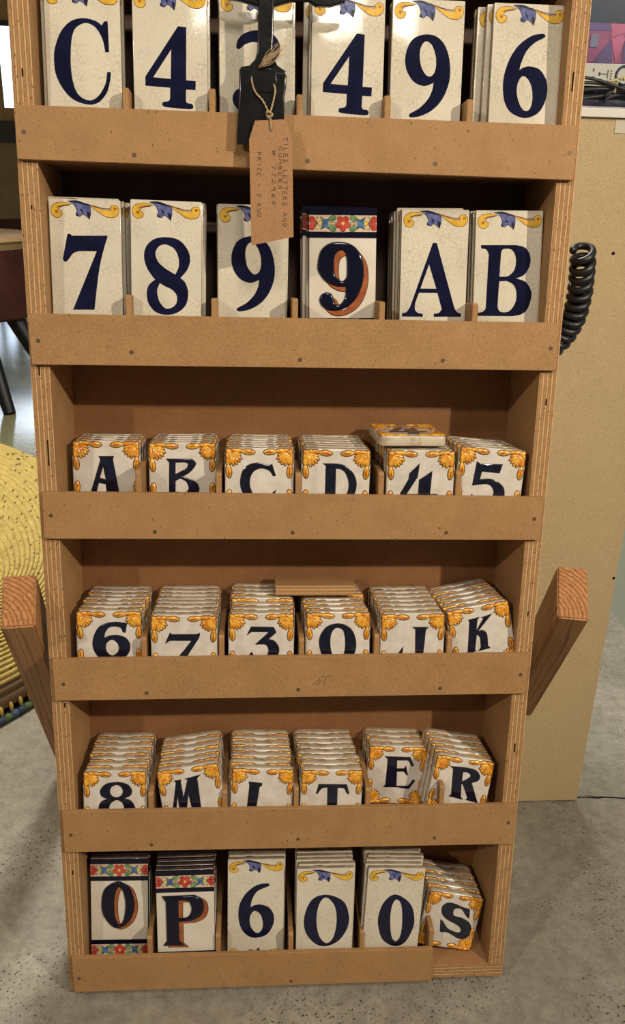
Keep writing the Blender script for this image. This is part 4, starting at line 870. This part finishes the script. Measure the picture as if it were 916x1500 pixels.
for q in ((.3935, .3955, 1.136, 1.139), (.394, .3965, 1.127, 1.130), (.402, .4135, 1.1325, 1.1335), (.4135, .4147, 1.128, 1.138), (.402, .404, 1.131, 1.135)): cbox(*q)
for i in range(4): cbox(.4175, .4195, 1.127+.003*i, 1.1285+.003*i)
mesh_obj('carton_print', bm, plain('print_dark', (.07, .08, .10), .6), ct)
bm = bmesh.new()
add_tube(bm, [(.0+.011*math.cos(a)-.0245, -.0945, .0135+.011*math.sin(a)) for a in [2*PI*i/20 for i in range(20)]], .0016, 6, closed=True)
mesh_obj('carton_ring', bm, plain('print_navy', (.02, .04, .1), .4), ct)
# magenta box with folded star print
mg = pile('gift_box', 'magenta and purple box with folded star pattern on the carton', 'box', .355, .56, .418, .60, 1.146, 1.1925, mottled('magenta', (.16, .015, .10), (.24, .03, .15), 40, .35, .3), .001)
def tri(pts, mat, name='facet', y=-.0914):
    me = flat_shape([[(p[0]-457.5, p[1]-1146) for p in pts]], .0004, 0, 0, 0, 0, y); join_meshes(name, [(me, mat)], mg)
M_PUR = mottled('purple', (.03, .015, .12), (.06, .03, .2), 50, .35, .3); M_PINK = mottled('pink', (.34, .05, .16), (.42, .08, .22), 50, .35, .3)
tri([(393, 1146.5), (414, 1174), (420, 1146.5)], M_PUR)
tri([(383, 1192), (411, 1192), (413, 1184), (383, 1183)], M_PUR)
tri([(411, 1192), (440, 1192), (440, 1186), (414, 1176)], M_PINK)
tri([(414, 1175), (424, 1146.5), (433, 1175), (428, 1180)], M_PINK)
tri([(433, 1192), (470, 1192), (470, 1150), (432, 1148)], M_PUR)
tri([(386.5, 1164), (397, 1164), (397, 1179), (386.5, 1179)], plain('tag_blue', (.10, .13, .22), .4), 'sticker', -.0918)
gp = pile('glass_frame', 'blue-grey glass panel standing behind the magenta box', 'glass panel', .30, .75, .615, .625, 1.0875, 1.42, plain('grey_glass', (.085, .11, .15), .12, .6), .001)

# ------------------------------------------------------------------ woven dome at the left
def straw():
    m, nt, b = new_mat('straw'); v = coords(nt)
    at = nt.nodes.new('ShaderNodeAttribute'); at.attribute_name = 'Ring'
    sep = nt.nodes.new('ShaderNodeSeparateXYZ'); lk(nt, at.outputs['Vector'], sep.inputs[0])
    c = ramp(nt, noise(nt, v, 55, 4, .7), [(.3, (.42, .31, .07)), (.7, (.66, .50, .15))])
    # stitches: ring index in x, angle in y
    st = nt.nodes.new('ShaderNodeCombineXYZ'); lk(nt, sep.outputs[0], st.inputs[0]); lk(nt, sep.outputs[1], st.inputs[1])
    vo = N(nt, 'ShaderNodeTexVoronoi'); vo.inputs['Scale'].default_value = 1.0; lk(nt, st.outputs[0], vo.inputs['Vector'])
    hole = ramp(nt, vo.outputs['Distance'], [(.16, (1, 1, 1)), (.30, (0, 0, 0))])
    c = mix(nt, hole, c, (.10, .06, .015))
    fr = N(nt, 'ShaderNodeMath', operation='FRACT'); lk(nt, sep.outputs[0], fr.inputs[0])
    c = mix(nt, ramp(nt, fr.outputs[0], [(.38, (0, 0, 0)), (.5, (.4, .4, .4)), (.62, (0, 0, 0))]), c, (.17, .11, .03))  # brown string tone between coil rows, with groove shade put into the colour
    brown = ramp(nt, sep.outputs[2], [(.905, (0, 0, 0)), (.925, (1, 1, 1))])
    c = mix(nt, brown, c, (.15, .085, .035))
    lk(nt, c, b.inputs['Base Color']); b.inputs['Roughness'].default_value = .75
    bump(nt, b, noise(nt, v, 380, 3, .7), .5, .002)
    return m
M_STRAW = straw()
RC = Vector((-1.12, 1.06, 0)); RR = .75; RH = .36; AP = Vector((-.575, .735, 0))
bm = bmesh.new(); lay = bm.verts.layers.float_vector.new('Ring')
NR, NA, SUB = 30, 220, 7; rings = []
for i in range(NR*SUB+1):
    s = i/(NR*SUB); ring = []
    for k in range(NA if i else 1):
        a = 2*PI*k/NA; e = RC + Vector((math.cos(a), math.sin(a), 0))*RR*.999
        p = AP.lerp(e, s); rho = min(1, (p-RC).length/RR); z = RH*(max(0, 1-rho**3.2))**.55
        bumpz = .0042*abs(math.sin(PI*s*NR))**.7
        n = Vector((p.x-RC.x, p.y-RC.y, .25)).normalized()
        q = Vector((p.x, p.y, z+.012)) + n*bumpz
        vv = bm.verts.new(q); vv[lay] = (s*NR+.5, k*.7, s); ring.append(vv)
    rings.append(ring)
for a_, b_ in zip(rings, rings[1:]):
    for k in range(NA):
        k2 = (k+1) % NA
        bm.faces.new((a_[0], b_[k], b_[k2]) if len(a_) == 1 else (a_[k], b_[k], b_[k2], a_[k2]))
P0 = bpy.data.objects.new('woven_pouf', None); link(P0); P0.location = (RC.x, RC.y, 0)
tag(P0, 'large round woven straw pouf with a blue and yellow rim on the floor', 'pouf')
MI = Matrix.Translation((-RC.x, -RC.y, 0))
o = mesh_obj('woven_cover', bm, M_STRAW, P0, True); o.matrix_parent_inverse = MI
cols = [plain('rim_navy', (.03, .05, .10), .8), plain('rim_green', (.08, .13, .05), .8), plain('rim_blue', (.05, .09, .17), .8)]
bm = bmesh.new()
for k in range(300):
    a0, a1 = 2*PI*k/300, 2*PI*(k+1)/300
    add_tube(bm, [RC+Vector((math.cos(a)*(RR+.004), math.sin(a)*(RR+.004), .0095)) for a in (a0+.001, (a0+a1)/2, a1-.001)], [.0075, .009, .0075], 7, k % 3)
o = mesh_obj('rim_cord', bm, cols, P0, True); o.matrix_parent_inverse = MI
M_STI = plain('stitch_yellow', (.52, .36, .07), .8)
bm = bmesh.new(); add_tube(bm, [(0, 0, .017), (-.001, 0, .028), (-.0045, 0, .038)], [.003, .0042, .003], 6); st0 = mesh_obj('rim_stitch', bm, M_STI, P0, True)
for k in range(210):
    a = 2*PI*(k+.5)/210; o = st0 if k == 0 else share('rim_stitch', st0, P0)
    o.matrix_basis = Matrix.Translation((math.cos(a)*(RR+.003), math.sin(a)*(RR+.003), 0)) @ Matrix.Rotation(a, 4, 'Z')

# ------------------------------------------------------------------ drum tables and wardrobe at the back left
M_TOP = mottled('pale_wood_top', (.60, .38, .19), (.70, .47, .26), 14, .55); M_LIP = mottled('olive_lip', (.22, .16, .07), (.27, .2, .09), 20, .5)
M_MAR = mottled('maroon_leather', (.045, .010, .008), (.075, .016, .012), 14, .4); M_BLK = plain('black_leg', (.008, .008, .009), .4)
def drum(loc, rz, lab, r_=.40, top=.72, bot=.365, legs=(0, 90, 180, 270)):
    t = bpy.data.objects.new('drum_table', None); link(t); t.location = loc; t.rotation_euler.z = rz; tag(t, lab, 'table', 'drum tables at the back left')
    bm = bmesh.new(); add_lathe(bm, [(0, top), (r_-.012, top), (r_, top-.006), (r_, top-.02), (r_-.01, top-.024), (0, top-.024)], 56); bmesh.ops.recalc_face_normals(bm, faces=bm.faces); mesh_obj('table_top', bm, M_TOP, t, True, 30)
    bm = bmesh.new(); add_lathe(bm, [(0, top-.0245), (r_-.012, top-.0245), (r_-.012, top-.055), (0, top-.055)], 56); bmesh.ops.recalc_face_normals(bm, faces=bm.faces); mesh_obj('lip', bm, M_LIP, t, True, 30)
    bm = bmesh.new(); add_lathe(bm, [(0, top-.0555), (r_-.014, top-.0555), (r_-.008, top-.2), (r_-.014, bot+.012), (r_-.022, bot), (0, bot)], 56); bmesh.ops.recalc_face_normals(bm, faces=bm.faces); mesh_obj('drum', bm, M_MAR, t, True, 30)
    for a in legs:
        a = math.radians(a); bm = bmesh.new()
        add_tube(bm, [(math.cos(a)*r_*.78, math.sin(a)*r_*.78, bot+.01), (math.cos(a)*r_*1.36, math.sin(a)*r_*1.36, .0)], [.042, .026], 10); mesh_obj('leg', bm, M_BLK, t, True, 40)
    return t
drum((-1.45, 3.27, 0), 0, 'nearer maroon drum table with pale wooden top and black legs', legs=(-52, -18, 100, 200))
drum((-2.02, 5.75, 0), 0, 'farther drum table with pale wooden top, behind the nearer one', r_=.36, legs=(-20, 70, 160, 250))
W0 = bpy.data.objects.new('wooden_screen', None); link(W0); W0.location = (-1.85, 5.0, 0); tag(W0, 'tan wooden folding screen with a dark grey cross rail, at the back left', 'screen')
M_TANW = mottled('tan_wood', (.33, .19, .06), (.42, .25, .09), 6, .45)
bm = bmesh.new(); add_box(bm, -.62, .262, -.02, .02, .70, 1.92); mesh_obj('panel', bm, M_TANW, W0)
bm = bmesh.new(); add_box(bm, .2625, .62, -.02, .02, .70, 1.335); mesh_obj('low_panel', bm, M_TANW, W0)
bm = bmesh.new(); add_box(bm, .2625, .62, -.02, .02, 1.80, 1.92); mesh_obj('header', bm, M_TANW, W0)
bm = bmesh.new(); add_box(bm, .22, .62, -.03, -.0205, 1.77, 1.80); mesh_obj('header_edge', bm, plain('dark_edge', (.02, .016, .014), .5), W0)
bm = bmesh.new(); add_box(bm, -.63, .63, -.045, -.0205, 1.14, 1.262); mesh_obj('cross_rail', bm, plain('dark_grey_rail', (.045, .04, .038), .5), W0)
bm = bmesh.new(); add_box(bm, -.6, .6, -.032, -.0205, .7, 1.139); mesh_obj('lower_panel', bm, mottled('brown_wood', (.22, .14, .06), (.28, .19, .09), 6, .5), W0)
for sx in (-.55, .5):
    bm = bmesh.new(); add_box(bm, sx-.02, sx+.02, -.02, .02, 0, .6995); mesh_obj('leg', bm, M_BLK, W0)
